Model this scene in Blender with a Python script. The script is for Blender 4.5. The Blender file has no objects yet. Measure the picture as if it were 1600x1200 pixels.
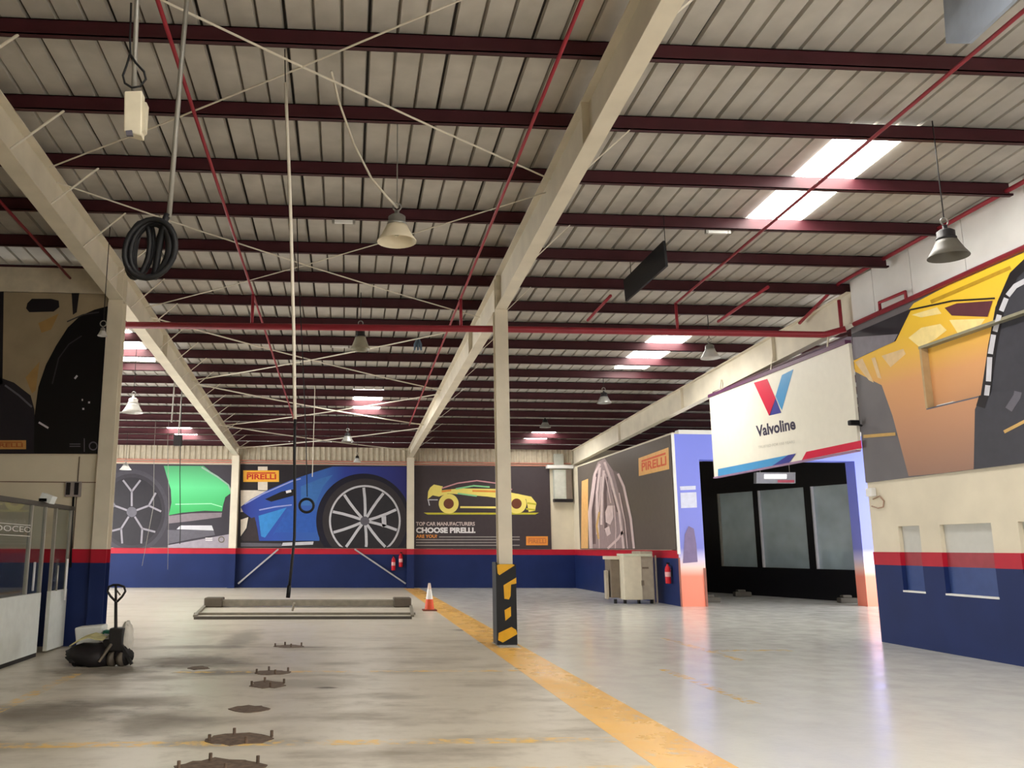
import bpy, bmesh, math, random
import numpy as np
from mathutils import Vector, Matrix
random.seed(7)
SC = bpy.context.scene
COL = SC.collection

# ------------------------------------------------------------------ camera
FPX, PPX, PITCH, YAW, ROLL, EYE = 1350.157, 629.859, 0.187466, 0.063331, 0.00385, 1.65
_cy, _sy, _cp, _sp = math.cos(YAW), math.sin(YAW), math.cos(PITCH), math.sin(PITCH)
FWD = Vector((_sy * _cp, _cy * _cp, _sp))
_r0 = Vector((_cy, -_sy, 0)); _u0 = _r0.cross(FWD)
RGT = _r0 * math.cos(ROLL) + _u0 * math.sin(ROLL)
UPV = -_r0 * math.sin(ROLL) + _u0 * math.cos(ROLL)
CAM = Vector((0, 0, EYE))
cd = bpy.data.cameras.new('camera'); cam = bpy.data.objects.new('camera', cd); COL.objects.link(cam)
m = Matrix((RGT, UPV, -FWD)).transposed().to_4x4(); m.translation = CAM
cam.matrix_world = m
cd.sensor_fit = 'HORIZONTAL'; cd.sensor_width = 36; cd.lens = 36 * FPX / 1600
cd.shift_x = (800 - PPX) / 1600
cd.clip_end = 300
SC.camera = cam

# ------------------------------------------------------------------ world, exposure
w = bpy.data.worlds.new('sky'); SC.world = w; w.use_nodes = True
bg = w.node_tree.nodes['Background']
bg.inputs[0].default_value = (1.0, 0.99, 0.97, 1); bg.inputs[1].default_value = 6.5
SKYLIGHT_STRENGTH = 26.0
SC.view_settings.view_transform = 'Standard'; SC.view_settings.look = 'None'
SC.view_settings.gamma = 1.0; SC.view_settings.use_curve_mapping = False
SC.view_settings.exposure = 0.1
SC.cycles.use_denoising = True
SC.cycles.max_bounces = 10; SC.cycles.diffuse_bounces = 6
SC.cycles.sample_clamp_indirect = 8.0

# ------------------------------------------------------------------ pixel helpers (1600x1200 frame)
def ray(x, y): return FWD + RGT * ((x - PPX) / FPX) - UPV * ((y - 600) / FPX)
def onZ(x, y, z=0.0):
    r = ray(x, y); return CAM + r * ((z - EYE) / r.z)
def onY(x, y, Y):
    r = ray(x, y); return CAM + r * (Y / r.y)
def onX(x, y, X):
    r = ray(x, y); return CAM + r * (X / r.x)
def onP(x, y, P, N):
    r = ray(x, y); return CAM + r * ((P - CAM).dot(N) / r.dot(N))
RS = 0.036                                   # fall of the roof towards the back wall
def zp(Y): return 6.65 - RS * (Y - 15.4)     # underside of the purlins
def onRoof(x, y, dz=0.0):
    r = ray(x, y); c = 6.65 + dz + RS * 15.4
    return CAM + r * ((c - EYE) / (r.z + RS * r.y))

# ------------------------------------------------------------------ materials
def lin(c):
    return tuple((v / 255 / 12.92 if v <= 10.3 else ((v / 255 + 0.055) / 1.055) ** 2.4) for v in c[:3]) + (1,)
MATS = {}
def mat(name, rgb, rough=0.6, metal=0.0, var=0.08, scale=6.0, bump=0.0, spec=0.28, coat=0.0):
    if name in MATS: return MATS[name]
    mt = bpy.data.materials.new(name); mt.use_nodes = True; MATS[name] = mt
    nt = mt.node_tree; b = nt.nodes['Principled BSDF']; L = nt.links
    b.inputs['Roughness'].default_value = rough; b.inputs['Metallic'].default_value = metal
    b.inputs['Specular IOR Level'].default_value = spec
    b.inputs['Coat Weight'].default_value = coat
    c = lin(rgb)
    if var:
        tc = nt.nodes.new('ShaderNodeTexCoord'); n = nt.nodes.new('ShaderNodeTexNoise')
        n.inputs['Scale'].default_value = scale; n.inputs['Detail'].default_value = 5
        L.new(tc.outputs['Object'], n.inputs['Vector'])
        mr = nt.nodes.new('ShaderNodeMapRange')
        mr.inputs[1].default_value = .3; mr.inputs[2].default_value = .7
        mr.inputs[3].default_value = 1 - var; mr.inputs[4].default_value = 1 + var
        L.new(n.outputs['Fac'], mr.inputs[0])
        mx = nt.nodes.new('ShaderNodeVectorMath'); mx.operation = 'SCALE'
        mx.inputs[0].default_value = c[:3]
        L.new(mr.outputs[0], mx.inputs['Scale']); L.new(mx.outputs[0], b.inputs['Base Color'])
        if bump:
            bp = nt.nodes.new('ShaderNodeBump'); bp.inputs['Strength'].default_value = bump
            bp.inputs['Distance'].default_value = .01
            L.new(n.outputs['Fac'], bp.inputs['Height']); L.new(bp.outputs[0], b.inputs['Normal'])
    else:
        b.inputs['Base Color'].default_value = c
    return mt
def emit(name, rgb, strength):
    mt = bpy.data.materials.new(name); mt.use_nodes = True; MATS[name] = mt
    b = mt.node_tree.nodes['Principled BSDF']
    b.inputs['Base Color'].default_value = lin(rgb)
    b.inputs['Emission Color'].default_value = lin(rgb); b.inputs['Emission Strength'].default_value = strength
    return mt
def glass(name, tint, refl, rough=0.02, alpha=0.0, body=(120, 130, 135)):
    mt = bpy.data.materials.new(name); mt.use_nodes = True; MATS[name] = mt
    nt = mt.node_tree; nt.nodes.clear(); N = nt.nodes.new; L = nt.links
    out = N('ShaderNodeOutputMaterial'); t = N('ShaderNodeBsdfTransparent'); g = N('ShaderNodeBsdfGlossy'); d = N('ShaderNodeBsdfDiffuse')
    tc = N('ShaderNodeTexCoord'); n = N('ShaderNodeTexNoise'); n.inputs['Scale'].default_value = 1.2
    L.new(tc.outputs['Object'], n.inputs['Vector'])
    mr = N('ShaderNodeMapRange'); mr.inputs[3].default_value = alpha * .7; mr.inputs[4].default_value = alpha * 1.3
    L.new(n.outputs['Fac'], mr.inputs[0])
    t.inputs[0].default_value = lin(tint); g.inputs['Roughness'].default_value = rough; d.inputs[0].default_value = lin(body)
    m1 = N('ShaderNodeMixShader'); m2 = N('ShaderNodeMixShader')
    L.new(mr.outputs[0], m1.inputs[0]); L.new(t.outputs[0], m1.inputs[1]); L.new(d.outputs[0], m1.inputs[2])
    m2.inputs[0].default_value = refl; L.new(m1.outputs[0], m2.inputs[1]); L.new(g.outputs[0], m2.inputs[2])
    L.new(m2.outputs[0], out.inputs[0]); return mt
def ramp_mat(name, stops, axis=2, lo=0.0, hi=1.0, rough=.45):
    """printed colour that runs along one object axis between lo and hi"""
    mt = bpy.data.materials.new(name); mt.use_nodes = True; MATS[name] = mt
    nt = mt.node_tree; b = nt.nodes['Principled BSDF']; L = nt.links
    tc = nt.nodes.new('ShaderNodeTexCoord'); sx = nt.nodes.new('ShaderNodeSeparateXYZ')
    mr = nt.nodes.new('ShaderNodeMapRange'); mr.inputs[1].default_value = lo; mr.inputs[2].default_value = hi
    cr = nt.nodes.new('ShaderNodeValToRGB'); e = cr.color_ramp.elements
    e[0].position, e[0].color = stops[0][0], lin(stops[0][1])
    e[1].position, e[1].color = stops[-1][0], lin(stops[-1][1])
    for s, c in stops[1:-1]:
        k = e.new(s); k.color = lin(c)
    L.new(tc.outputs['Object'], sx.inputs[0]); L.new(sx.outputs[axis], mr.inputs[0]); L.new(mr.outputs[0], cr.inputs[0])
    L.new(cr.outputs[0], b.inputs['Base Color']); b.inputs['Roughness'].default_value = rough; b.inputs['Specular IOR Level'].default_value = .25
    return mt

# ------------------------------------------------------------------ mesh helpers
class MB:
    def __init__(s): s.v, s.f = [], []
    def add(s, vs, fs):
        o = len(s.v); s.v += [Vector(v) for v in vs]; s.f += [tuple(i + o for i in f) for f in fs]; return s
    def hexa(s, p):     # 8 points: bottom 4 ccw, top 4 ccw
        return s.add(p, [(3, 2, 1, 0), (4, 5, 6, 7), (0, 1, 5, 4), (1, 2, 6, 5), (2, 3, 7, 6), (3, 0, 4, 7)])
    def box(s, x0, x1, y0, y1, z0, z1):
        return s.hexa([(x0, y0, z0), (x1, y0, z0), (x1, y1, z0), (x0, y1, z0), (x0, y0, z1), (x1, y0, z1), (x1, y1, z1), (x0, y1, z1)])
    def bar(s, a, b, w, h, up=Vector((0, 0, 1))):
        a, b = Vector(a), Vector(b); d = (b - a).normalized()
        if abs(d.dot(up)) > .99: up = Vector((1, 0, 0))
        sd = d.cross(up).normalized() * (w / 2); u = sd.cross(d).normalized() * (h / 2)
        return s.hexa([a - sd - u, a + sd - u, b + sd - u, b - sd - u, a - sd + u, a + sd + u, b + sd + u, b - sd + u])
    def tube(s, pts, r, n=8, closed=False):
        pts = [Vector(p) for p in pts]; k = len(pts); rs = r if isinstance(r, (list, tuple)) else [r] * k
        base = len(s.v); prev = None
        for i, p in enumerate(pts):
            a = pts[(i - 1) % k] if (closed or i) else pts[0]; b = pts[(i + 1) % k] if (closed or i < k - 1) else pts[-1]
            d = (b - a).normalized()
            if prev is None:
                prev = d.orthogonal().normalized()
            prev = (prev - d * prev.dot(d)).normalized(); q = d.cross(prev)
            for j in range(n):
                t = 2 * math.pi * j / n; s.v.append(p + (prev * math.cos(t) + q * math.sin(t)) * rs[i])
        for i in range(k if closed else k - 1):
            i2 = (i + 1) % k
            for j in range(n):
                j2 = (j + 1) % n
                s.f.append((base + i * n + j, base + i * n + j2, base + i2 * n + j2, base + i2 * n + j))
        if not closed:
            s.f.append(tuple(base + j for j in reversed(range(n)))); s.f.append(tuple(base + (k - 1) * n + j for j in range(n)))
        return s
    def lathe(s, prof, c=(0, 0, 0), n=20, M=None):
        base = len(s.v); c = Vector(c)
        for r, z in prof:
            for j in range(n):
                t = 2 * math.pi * j / n; p = Vector((r * math.cos(t), r * math.sin(t), z))
                s.v.append((M @ p if M else p) + c)
        for i in range(len(prof) - 1):
            for j in range(n):
                j2 = (j + 1) % n
                s.f.append((base + i * n + j, base + i * n + j2, base + (i + 1) * n + j2, base + (i + 1) * n + j))
        return s
    def poly(s, pts): return s.add(pts, [tuple(range(len(pts)))])
    def slab(s, pts, off):
        off = Vector(off); n = len(pts); P = [Vector(p) for p in pts]
        s.add(P + [p + off for p in P], [tuple(range(n)), tuple(reversed(range(n, 2 * n)))] + [(i, (i + 1) % n, (i + 1) % n + n, i + n) for i in range(n)])
        return s
    def mesh(s, name, mt, org=Vector((0, 0, 0)), smooth=False, fix=True):
        me = bpy.data.meshes.new(name); me.from_pydata([tuple(v - org) for v in s.v], [], s.f)
        if fix:
            bm = bmesh.new(); bm.from_mesh(me); bmesh.ops.recalc_face_normals(bm, faces=bm.faces); bm.to_mesh(me); bm.free()
        if smooth:
            for p in me.polygons: p.use_smooth = True
        if mt: me.materials.append(mt)
        return me
    def build(s, name, mt, parent=None, smooth=False, bevel=0.0, org=None, fix=True):
        o_ = WLOC.get(parent.name, Vector((0, 0, 0))) if parent else (Vector(org) if org is not None else Vector((0, 0, 0)))
        ob = bpy.data.objects.new(name, s.mesh(name, mt, o_, smooth, fix)); COL.objects.link(ob)
        if parent:
            ob.parent = parent; WLOC[ob.name] = o_
        elif org is not None:
            ob.location = o_; WLOC[ob.name] = o_
        if bevel:
            md = ob.modifiers.new('bevel', 'BEVEL'); md.width = bevel; md.segments = 2; md.limit_method = 'ANGLE'
        return ob
WLOC = {}
def tag(o, label=None, cat=None, group=None, kind=None):
    if label: o['label'] = label
    if cat: o['category'] = cat
    if group: o['group'] = group
    if kind: o['kind'] = kind
    return o
def thing(name, loc, label=None, cat=None, group=None, kind=None):
    o = bpy.data.objects.new(name, None); COL.objects.link(o); o.location = loc; o.empty_display_size = .2
    WLOC[o.name] = Vector(loc); return tag(o, label, cat, group, kind)
def dup(root, loc, label=None, group=None, rz=None):
    r = root.copy(); COL.objects.link(r); r.location = loc
    if rz is not None: r.rotation_euler.z = rz
    if label: r['label'] = label
    if group: r['group'] = group
    for ch in list(root.children):
        c = ch.copy(); COL.objects.link(c); c.parent = r
        for g in list(ch.children):
            d = g.copy(); COL.objects.link(d); d.parent = c
    return r
def arc(cx, cy, r, a0, a1, n=16, ry=None):
    ry = ry or r
    return [(cx + r * math.cos(math.radians(a0 + (a1 - a0) * i / n)), cy - ry * math.sin(math.radians(a0 + (a1 - a0) * i / n))) for i in range(n + 1)]
def text_mesh(txt, bold=0.0):
    cu = bpy.data.curves.new('t', 'FONT'); cu.body = txt; cu.offset = bold; cu.resolution_u = 3
    ob = bpy.data.objects.new('t', cu); COL.objects.link(ob)
    dg = bpy.context.evaluated_depsgraph_get(); me = bpy.data.meshes.new_from_object(ob.evaluated_get(dg))
    vs = [v.co.copy() for v in me.vertices]; fs = [tuple(p.vertices) for p in me.polygons]
    bpy.data.objects.remove(ob); bpy.data.curves.remove(cu); bpy.data.meshes.remove(me)
    x0 = min(v.x for v in vs); x1 = max(v.x for v in vs); y0 = min(v.y for v in vs); y1 = max(v.y for v in vs)
    return [((v.x - x0) / (x1 - x0), (v.y - y0) / (y1 - y0)) for v in vs], fs
class Art:
    """flat print on a panel, drawn in frame pixels and carried onto the panel's own plane"""
    def __init__(s, P, N, parent): s.P, s.N, s.parent = Vector(P), Vector(N).normalized(), parent
    def pt(s, q, layer): return onP(q[0], q[1], s.P, s.N) + s.N * (.004 * layer)
    def poly(s, name, polys, mt, layer=1):
        for pl in polys: MB().poly([s.pt(q, layer) for q in pl]).build(name, mt, s.parent, fix=False)
    def line(s, name, lines, width, mt, layer=1):
        for ln in lines:
            mb = MB(); P = [Vector(q) for q in ln]; L_, R_ = [], []
            for i, q in enumerate(P):
                d = (P[min(i + 1, len(P) - 1)] - P[max(i - 1, 0)]).normalized(); nrm = Vector((-d.y, d.x)) * (width / 2)
                L_.append(q + nrm); R_.append(q - nrm)
            for i in range(len(P) - 1):
                mb.poly([s.pt(q, layer) for q in (L_[i], L_[i + 1], R_[i + 1], R_[i])])
            mb.build(name, mt, s.parent, fix=False)
    def ring(s, name, cx, cy, r0, r1, mt, layer=1, ky=1.0, n=40):
        mb = MB(); a = arc(cx, cy, r0, 0, 360, n, r0 * ky); b = arc(cx, cy, r1, 0, 360, n, r1 * ky)
        for i in range(n): mb.poly([s.pt(q, layer) for q in (a[i], a[i + 1], b[i + 1], b[i])])
        return mb.build(name, mt, s.parent, fix=False)
    def disc(s, name, cx, cy, r, mt, layer=1, ky=1.0):
        return s.poly(name, [arc(cx, cy, r, 0, 360, 40, r * ky)[:-1]], mt, layer)
    def text(s, name, txt, bl, br, tl, mt, layer=1, bold=0.0, mirror=False):
        uv, fs = text_mesh(txt, bold); B, R, T = (s.pt(q, layer) for q in (bl, br, tl))
        mb = MB(); mb.add([B + (R - B) * (1 - u if mirror else u) + (T - B) * v for u, v in uv], fs)
        return mb.build(name, mt, s.parent, fix=False)

# ------------------------------------------------------------------ palette
CREAM = mat('cream_paint', (214, 205, 184), .55, var=.06, scale=1.5)
CREAMD = mat('cream_steel', (216, 208, 190), .5, var=.08, scale=2)
WHITE = mat('white_paint', (228, 228, 226), .5, var=.05, scale=2)
NAVY = mat('navy_paint', (27, 43, 92), .5, var=.12, scale=1.2, spec=.2)
RED = mat('red_band_paint', (176, 26, 48), .45, var=.1, scale=2)
MAROON = mat('maroon_purlin_paint', (66, 27, 34), .5, var=.15, scale=3)
PIPE = mat('red_pipe_paint', (146, 44, 56), .4, var=.1, scale=3)
ROOF = mat('galvanised_roof_sheet', (184, 180, 173), .5, metal=.1, var=.12, scale=2.5)
LAPM = mat('shaded_lap_joint', (44, 40, 38), .8, var=.2)  # dark lap joints, with the shadow of the gap painted in
RIBM = mat('shaded_rib_groove', (104, 98, 90), .7, var=.2)  # shade inside the roof ribs, put into the groove colour
STEEL = mat('dull_grey_steel', (150, 148, 142), .45, metal=.5)
DARK = mat('black_rubber', (22, 22, 24), .5, var=.1)
BLACK = mat('black_paint', (11, 11, 14), .5, var=.05, spec=.25)
INK = mat('black_ink', (30, 27, 31), .4, var=.05)
SILVER = mat('silver_ink', (196, 196, 204), .4, var=.05)
WINK = mat('white_ink', (232, 230, 232), .45, var=.02)
GOLD = mat('yellow_ink', (238, 178, 66), .45, var=.04)
REDINK = mat('red_ink', (196, 52, 40), .45, var=.03)
ORANGE = mat('orange_ink', (232, 152, 70), .45, var=.04)
GREYI = mat('grey_ink', (96, 94, 104), .45, var=.08)
CHAR = mat('charcoal_ink', (62, 57, 62), .45, var=.06)
YEL = mat('yellow_safety_paint', (226, 170, 20), .45, var=.08)
RUST = mat('rusty_iron', (104, 88, 76), .8, metal=.2, var=.35, scale=14, bump=.3)

# ------------------------------------------------------------------ floor
def floor_mat(name, paint=None):
    mt = bpy.data.materials.new(name); mt.use_nodes = True
    nt = mt.node_tree; N = nt.nodes.new; L = nt.links; b = nt.nodes['Principled BSDF']
    geo = N('ShaderNodeNewGeometry')
    def noise(sc, det=6, stretch=None, ro=.6):
        n = N('ShaderNodeTexNoise'); n.inputs['Scale'].default_value = sc; n.inputs['Detail'].default_value = det; n.inputs['Roughness'].default_value = ro
        if stretch:
            mp = N('ShaderNodeMapping'); mp.inputs['Scale'].default_value = stretch
            L.new(geo.outputs['Position'], mp.inputs[0]); L.new(mp.outputs[0], n.inputs['Vector'])
        else: L.new(geo.outputs['Position'], n.inputs['Vector'])
        return n.outputs['Fac']
    def rng(v, a, b_, c=0.0, d=1.0):
        m_ = N('ShaderNodeMapRange'); m_.interpolation_type = 'SMOOTHSTEP'
        for i, q in enumerate((a, b_, c, d)): m_.inputs[i + 1].default_value = q
        L.new(v, m_.inputs[0]); return m_.outputs[0]
    def mth(op, a, c):
        m_ = N('ShaderNodeMath'); m_.operation = op
        for i, q in enumerate((a, c)):
            if isinstance(q, (int, float)): m_.inputs[i].default_value = q
            else: L.new(q, m_.inputs[i])
        return m_.outputs[0]
    def mix(f, a, c):
        m_ = N('ShaderNodeMix'); m_.data_type = 'RGBA'
        if isinstance(f, float): m_.inputs[0].default_value = f
        else: L.new(f, m_.inputs[0])
        for i, q in ((6, a), (7, c)):
            if isinstance(q, tuple): m_.inputs[i].default_value = q
            else: L.new(q, m_.inputs[i])
        return m_.outputs[2]
    sep = N('ShaderNodeSeparateXYZ'); L.new(geo.outputs['Position'], sep.inputs[0])
    n1 = noise(.35); n2 = noise(2.2); n3 = noise(9, 8); n4 = noise(.8, 7, (.6, 1.3, 1)); n5 = noise(28, 3)
    clean = lin((208, 208, 203)); worn = lin((203, 196, 182)); grime = lin((132, 122, 108))
    # the workshop bays (left of the stripe) are worn, the drive lane is cleaner
    side = rng(mth('ADD', sep.outputs[0], mth('MULTIPLY', n1, 1.2)), 2.6, 4.2)
    col = mix(side, worn, clean)
    far = rng(sep.outputs[1], 13.0, 22.0, 1.0, .3)
    streak = mth('MULTIPLY', rng(n4, .45, .74), mth('MULTIPLY', mth('SUBTRACT', 1.0, mth('MULTIPLY', side, .88)), far))
    col = mix(mth('MULTIPLY', streak, .85), col, grime)
    col = mix(mth('MULTIPLY', rng(n2, .5, .75), mth('MULTIPLY', mth('SUBTRACT', .4, mth('MULTIPLY', side, .34)), far)), col, grime)
    col = mix(mth('MULTIPLY', rng(n3, .5, .85), mth('SUBTRACT', .3, mth('MULTIPLY', side, .2))), col, lin((150, 140, 124)))
    stain = mth('MULTIPLY', streak, .4)
    # oil stains: x, y, half sizes, strength
    for (cx, cy, rx, ry, k) in [(-2.2, 13.4, 1.1, .9, .7), (-3.0, 9.3, .9, .9, .6), (-2.3, 10.0, .8, .5, .5), (-1.8, 8.9, .6, .8, .5), (-.5, 11.2, .9, .5, .4),
                                (-1.6, 12.2, .8, .35, .6), (-3.2, 12.4, .9, .6, .7), (-1.9, 16.6, .4, 2.2, .5), (-1.0, 8.0, .75, .35, .5), (-.1, 13.1, .5, .25, .35),
                                (.6, 10.2, .4, .2, .35), (-2.4, 15.3, 1.0, .35, .5), (-3.6, 7.6, .6, .4, .5), (-.7, 15.2, .5, .12, .6), (-.2, 10.9, .16, .07, .8), (2.4, 18.2, .35, .2, .7)]:
        dx = mth('DIVIDE', mth('SUBTRACT', sep.outputs[0], cx), rx); dy = mth('DIVIDE', mth('SUBTRACT', sep.outputs[1], cy), ry)
        d = mth('SQRT', mth('ADD', mth('MULTIPLY', dx, dx), mth('MULTIPLY', dy, dy)), 0.0)
        d = mth('ADD', d, mth('MULTIPLY', mth('SUBTRACT', n2, .5), 1.6))
        k_ = mth('MULTIPLY', rng(d, .25, 1.15, 1.0, 0.0), k * 1.1); stain = mth('MAXIMUM', stain, k_)
        col = mix(k_, col, lin((84, 75, 68)))
    if paint:
        rgb, lo, hi = paint
        wear = rng(mth('ADD', mth('MULTIPLY', n3, .6), mth('MULTIPLY', n2, .4)), lo, hi)
        col = mix(wear, col, lin(rgb))
    L.new(col, b.inputs['Base Color'])
    rg = mth('ADD', rng(n2, .3, .7, .14, .24), mth('MULTIPLY', mth('SUBTRACT', 1.0, side), .16))
    L.new(mth('ADD', rg, mth('MULTIPLY', stain, .5)), b.inputs['Roughness'])
    bp = N('ShaderNodeBump'); bp.inputs['Strength'].default_value = .12; bp.inputs['Distance'].default_value = .01
    L.new(n3, bp.inputs['Height']); L.new(bp.outputs[0], b.inputs['Normal'])
    b.inputs['Specular IOR Level'].default_value = .5
    return mt
XL, XR, YF, YB = -12.0, 17.5, -3.0, 37.24
WX, NEARY, PORTY = 9.78, 15.77, 25.4
fl = tag(MB().box(XL - .3, XR + .3, YF - 6, YB + .3, -.2, 0).build('floor', floor_mat('worn_epoxy_floor')), 'pale worn painted concrete workshop floor with oil stains', kind='structure')
PY1 = floor_mat('amber_lane_paint', ((240, 188, 98), .30, .46)); PY2 = floor_mat('faded_line_paint', ((226, 186, 100), .44, .60))
def mark(x0, x1, y0, y1, mt, name='painted_line'):
    o = MB().box(x0, x1, y0, y1, .0, .0015).build(name, mt, fl); return o
mark(2.40, 3.03, -3, 15.0, PY1, 'lane_stripe'); mark(2.40, 3.05, 15.9, 36.8, PY1, 'lane_stripe')
mark(2.40, 2.6, 15.0, 15.9, PY1, 'lane_stripe'); mark(2.98, 3.03, 15.0, 15.9, PY1, 'lane_stripe')
mark(-7, 2.4, 7.82, 8.02, PY2); mark(-7, 2.4, 6.82, 7.0, PY2); mark(-3.62, -3.46, 8.02, 12.2, PY2)
mark(4.36, 4.52, 9.6, 12.3, PY2); mark(-2.3, 2.4, 12.2, 12.34, PY2); mark(6.0, 7.4, 14.4, 14.6, PY2); mark(5.9, 6.05, 13.2, 16.5, PY2)

# ------------------------------------------------------------------ ceiling: sheets, purlins, skylights
ceil = thing('ceiling', (0, 0, 0), 'pale ribbed metal roof on dark maroon purlins', kind='structure')
SW, SX0 = .9, 3.76 - .9 * 18
SKY = [(6.46, 10.1, 13.1), (7.36, 20.0, 23.1), (.16, 26.6, 29.5), (7.36, 33.3, 36.0), (-7.04, 33.2, 35.4), (-5.96 + .0, 20.4, 23.2),
       (6.46, 0, 3), (.16, 1.5, 4.5), (4.66, 3.0, 6.0), (.16, -2.5, -.5), (8.26, 3.5, 6.0)]  # this row: unseen rooflights, added to brighten the near hall and right wall
SKYM = emit('daylit_rooflight', (255, 251, 242), SKYLIGHT_STRENGTH)
def sheet_mesh(y0, y1):
    mb = MB(); prof = [(0, .05), (.008, .05), (.022, 0)]
    for i in range(1, 4):
        c = .30 * i
        if i < 3: prof += [(c - .022, 0), (c - .01, .042), (c + .01, .042), (c + .022, 0)]
    prof += [(.866, 0), (.88, .05), (.9, .05)]
    n = len(prof)
    for y in (y0, y1):
        for x, z in prof: mb.v.append(Vector((x, y, zp(y) + .235 + z)))
    mb.f = [(i, i + 1, n + i + 1, n + i) for i in range(n - 1)]
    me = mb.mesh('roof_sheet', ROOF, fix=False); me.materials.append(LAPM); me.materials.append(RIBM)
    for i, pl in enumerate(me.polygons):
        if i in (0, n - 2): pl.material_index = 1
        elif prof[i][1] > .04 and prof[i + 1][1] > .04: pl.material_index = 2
    return me
cache = {}
ncol = int((XR - SX0) / SW) + 1
sky_cells = {}
for sx, y0, y1 in SKY: sky_cells.setdefault(round((sx - SX0) / SW), []).append((y0, y1))
for k in range(ncol):
    x = SX0 + k * SW; cuts = sorted(sky_cells.get(k, [])); segs = []; y = YF
    base = [12.0, 24.5, YB + .1]
    for c0, c1 in cuts:
        segs.append((y, c0)); y = c1
    segs.append((y, YB + .1))
    fin = []
    for a, b in segs:
        for q in base[:-1]:
            if a + 1.5 < q < b - 1.5: fin.append((a, q)); a = q
        fin.append((a, b))
    for a, b in fin:
        key = (round(a, 2), round(b, 2))
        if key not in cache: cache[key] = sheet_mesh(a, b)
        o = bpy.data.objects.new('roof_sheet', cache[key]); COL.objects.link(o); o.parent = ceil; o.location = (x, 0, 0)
    for c0, c1 in cuts:
        for yc in (c0, c1):
            MB().box(x, x + SW, yc - .02, yc + .02, zp(yc) + .233, zp(yc) + .31).build('closure_strip', ROOF, ceil)
        c0, c1 = c0 - .06, c1 + .06
        for h in (0, 1):
            xa = x + h * .45 + .01; xb = x + h * .45 + .44
            MB().hexa([(xa, c0, zp(c0) + .215), (xb, c0, zp(c0) + .215), (xb, c1, zp(c1) + .215), (xa, c1, zp(c1) + .215),
                       (xa, c0, zp(c0) + .232), (xb, c0, zp(c0) + .232), (xb, c1, zp(c1) + .232), (xa, c1, zp(c1) + .232)]).build('rooflight_sheet', SKYM, ceil)
PUR = [8.47 + 1.5 * k for k in range(-7, 20)]
for Y in PUR:
    if Y > YB - .15: continue
    z = zp(Y); xr = WX - .05 if Y < NEARY else XR
    mb = MB(); t = .012
    mb.box(XL, xr, Y - t / 2, Y + t / 2, z, z + .22).box(XL, xr, Y - .075, Y + t / 2, z, z + t).box(XL, xr, Y - t / 2, Y + .075, z + .22 - t, z + .22)
    mb.box(XL, xr, Y - .075, Y - .075 + t, z, z + .03)
    mb.build('purlin', MAROON, ceil)
def rrod(a, b, r=.012, dz=-.1, mt=None):
    A = Vector((a[0], a[1], zp(a[1]) + dz)); B = Vector((b[0], b[1], zp(b[1]) + dz))
    mid = (A + B) / 2 - Vector((0, 0, .06))
    MB().tube([A, (A + mid) / 2 - Vector((0, 0, .015)), mid, (B + mid) / 2 - Vector((0, 0, .015)), B], r, 6).build('bracing_rod', mt or STEELW, ceil)
STEELW = mat('pale_bracing_rod', (214, 208, 194), .5, var=.05)
for (a, b, r) in [((-4.1, 5.8), (2.75, 11.14), .013), ((-4.1, 11.25), (2.75, 6.05), .012), ((-4.15, 11.7), (2.75, 17.65), .012), ((2.8, 11.55), (-4.2, 17.45), .01),
                  ((-4.25, 18.1), (2.7, 24.9), .016), ((2.7, 18.35), (-4.4, 24.1), .016), ((-4.4, 24.5), (2.7, 30.7), .02), ((2.7, 25.4), (-4.6, 31.4), .018),
                  ((-4.6, 31.3), (2.6, 36.9), .02), ((2.6, 31.4), (-4.7, 36.9), .02)]: rrod(a, b, r)

# ------------------------------------------------------------------ rafters and columns
def rafter(label, x_near, x_mid, x_far, yn, ym, yf, bn, bm_, bf, wid, side, group, stiff):
    org = Vector((x_mid, ym, bm_)); t = thing('roof_rafter', org, label, 'roof beam', group)
    X = lambda y: x_near + (x_mid - x_near) * (y - yn) / max(1e-6, ym - yn) if y < ym else x_mid + (x_far - x_mid) * (y - ym) / (yf - ym)
    B = lambda y: bn + (bm_ - bn) * (y - yn) / max(1e-6, ym - yn) if y < ym else bm_ + (bf - bm_) * (y - ym) / (yf - ym)
    ys = [yn, ym, yf] if yn < ym else [ym, yf]
    for nm, w_, lo, hi in (('web', .014, lambda y: B(y) + .01, lambda y: zp(y) - .012), ('bottom_flange', wid, lambda y: B(y), lambda y: B(y) + .016), ('top_flange', wid, lambda y: zp(y) - .018, lambda y: zp(y) - .002)):
        mb = MB()
        for a, b in zip(ys[:-1], ys[1:]):
            mb.hexa([(X(a) - w_ / 2, a, lo(a)), (X(a) + w_ / 2, a, lo(a)), (X(b) + w_ / 2, b, lo(b)), (X(b) - w_ / 2, b, lo(b)),
                     (X(a) - w_ / 2, a, hi(a)), (X(a) + w_ / 2, a, hi(a)), (X(b) + w_ / 2, b, hi(b)), (X(b) - w_ / 2, b, hi(b))])
        mb.build(nm, CREAMD, t)
    for y in stiff:
        x = X(y); MB().box(x - wid / 2 + .01, x + wid / 2 - .01, y - .008, y + .008, B(y) + .014, zp(y) - .018).build('stiffener_plate', CREAMD, t)
    for i, Y in enumerate(PUR):
        if Y < yn + .3 or Y > yf - .4 or side == 0: continue
        if side == 2 and i % 2: continue
        x = X(Y); L_ = .62
        MB().bar((x + wid / 2 - .02, Y - .02, B(Y) + .03), (x + wid / 2 + L_, Y - .04, zp(Y) + .03), .035, .012).build('fly_brace', STEELW, t)
    return t
rafter('long cream roof beam above the left column with slanting fly braces along it', -4.22, -4.22, -4.75, YF, 15.4, 37.1, 6.95, 6.03, 5.46, .25, 1, None, (15.3, 15.6, 19.8))
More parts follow.
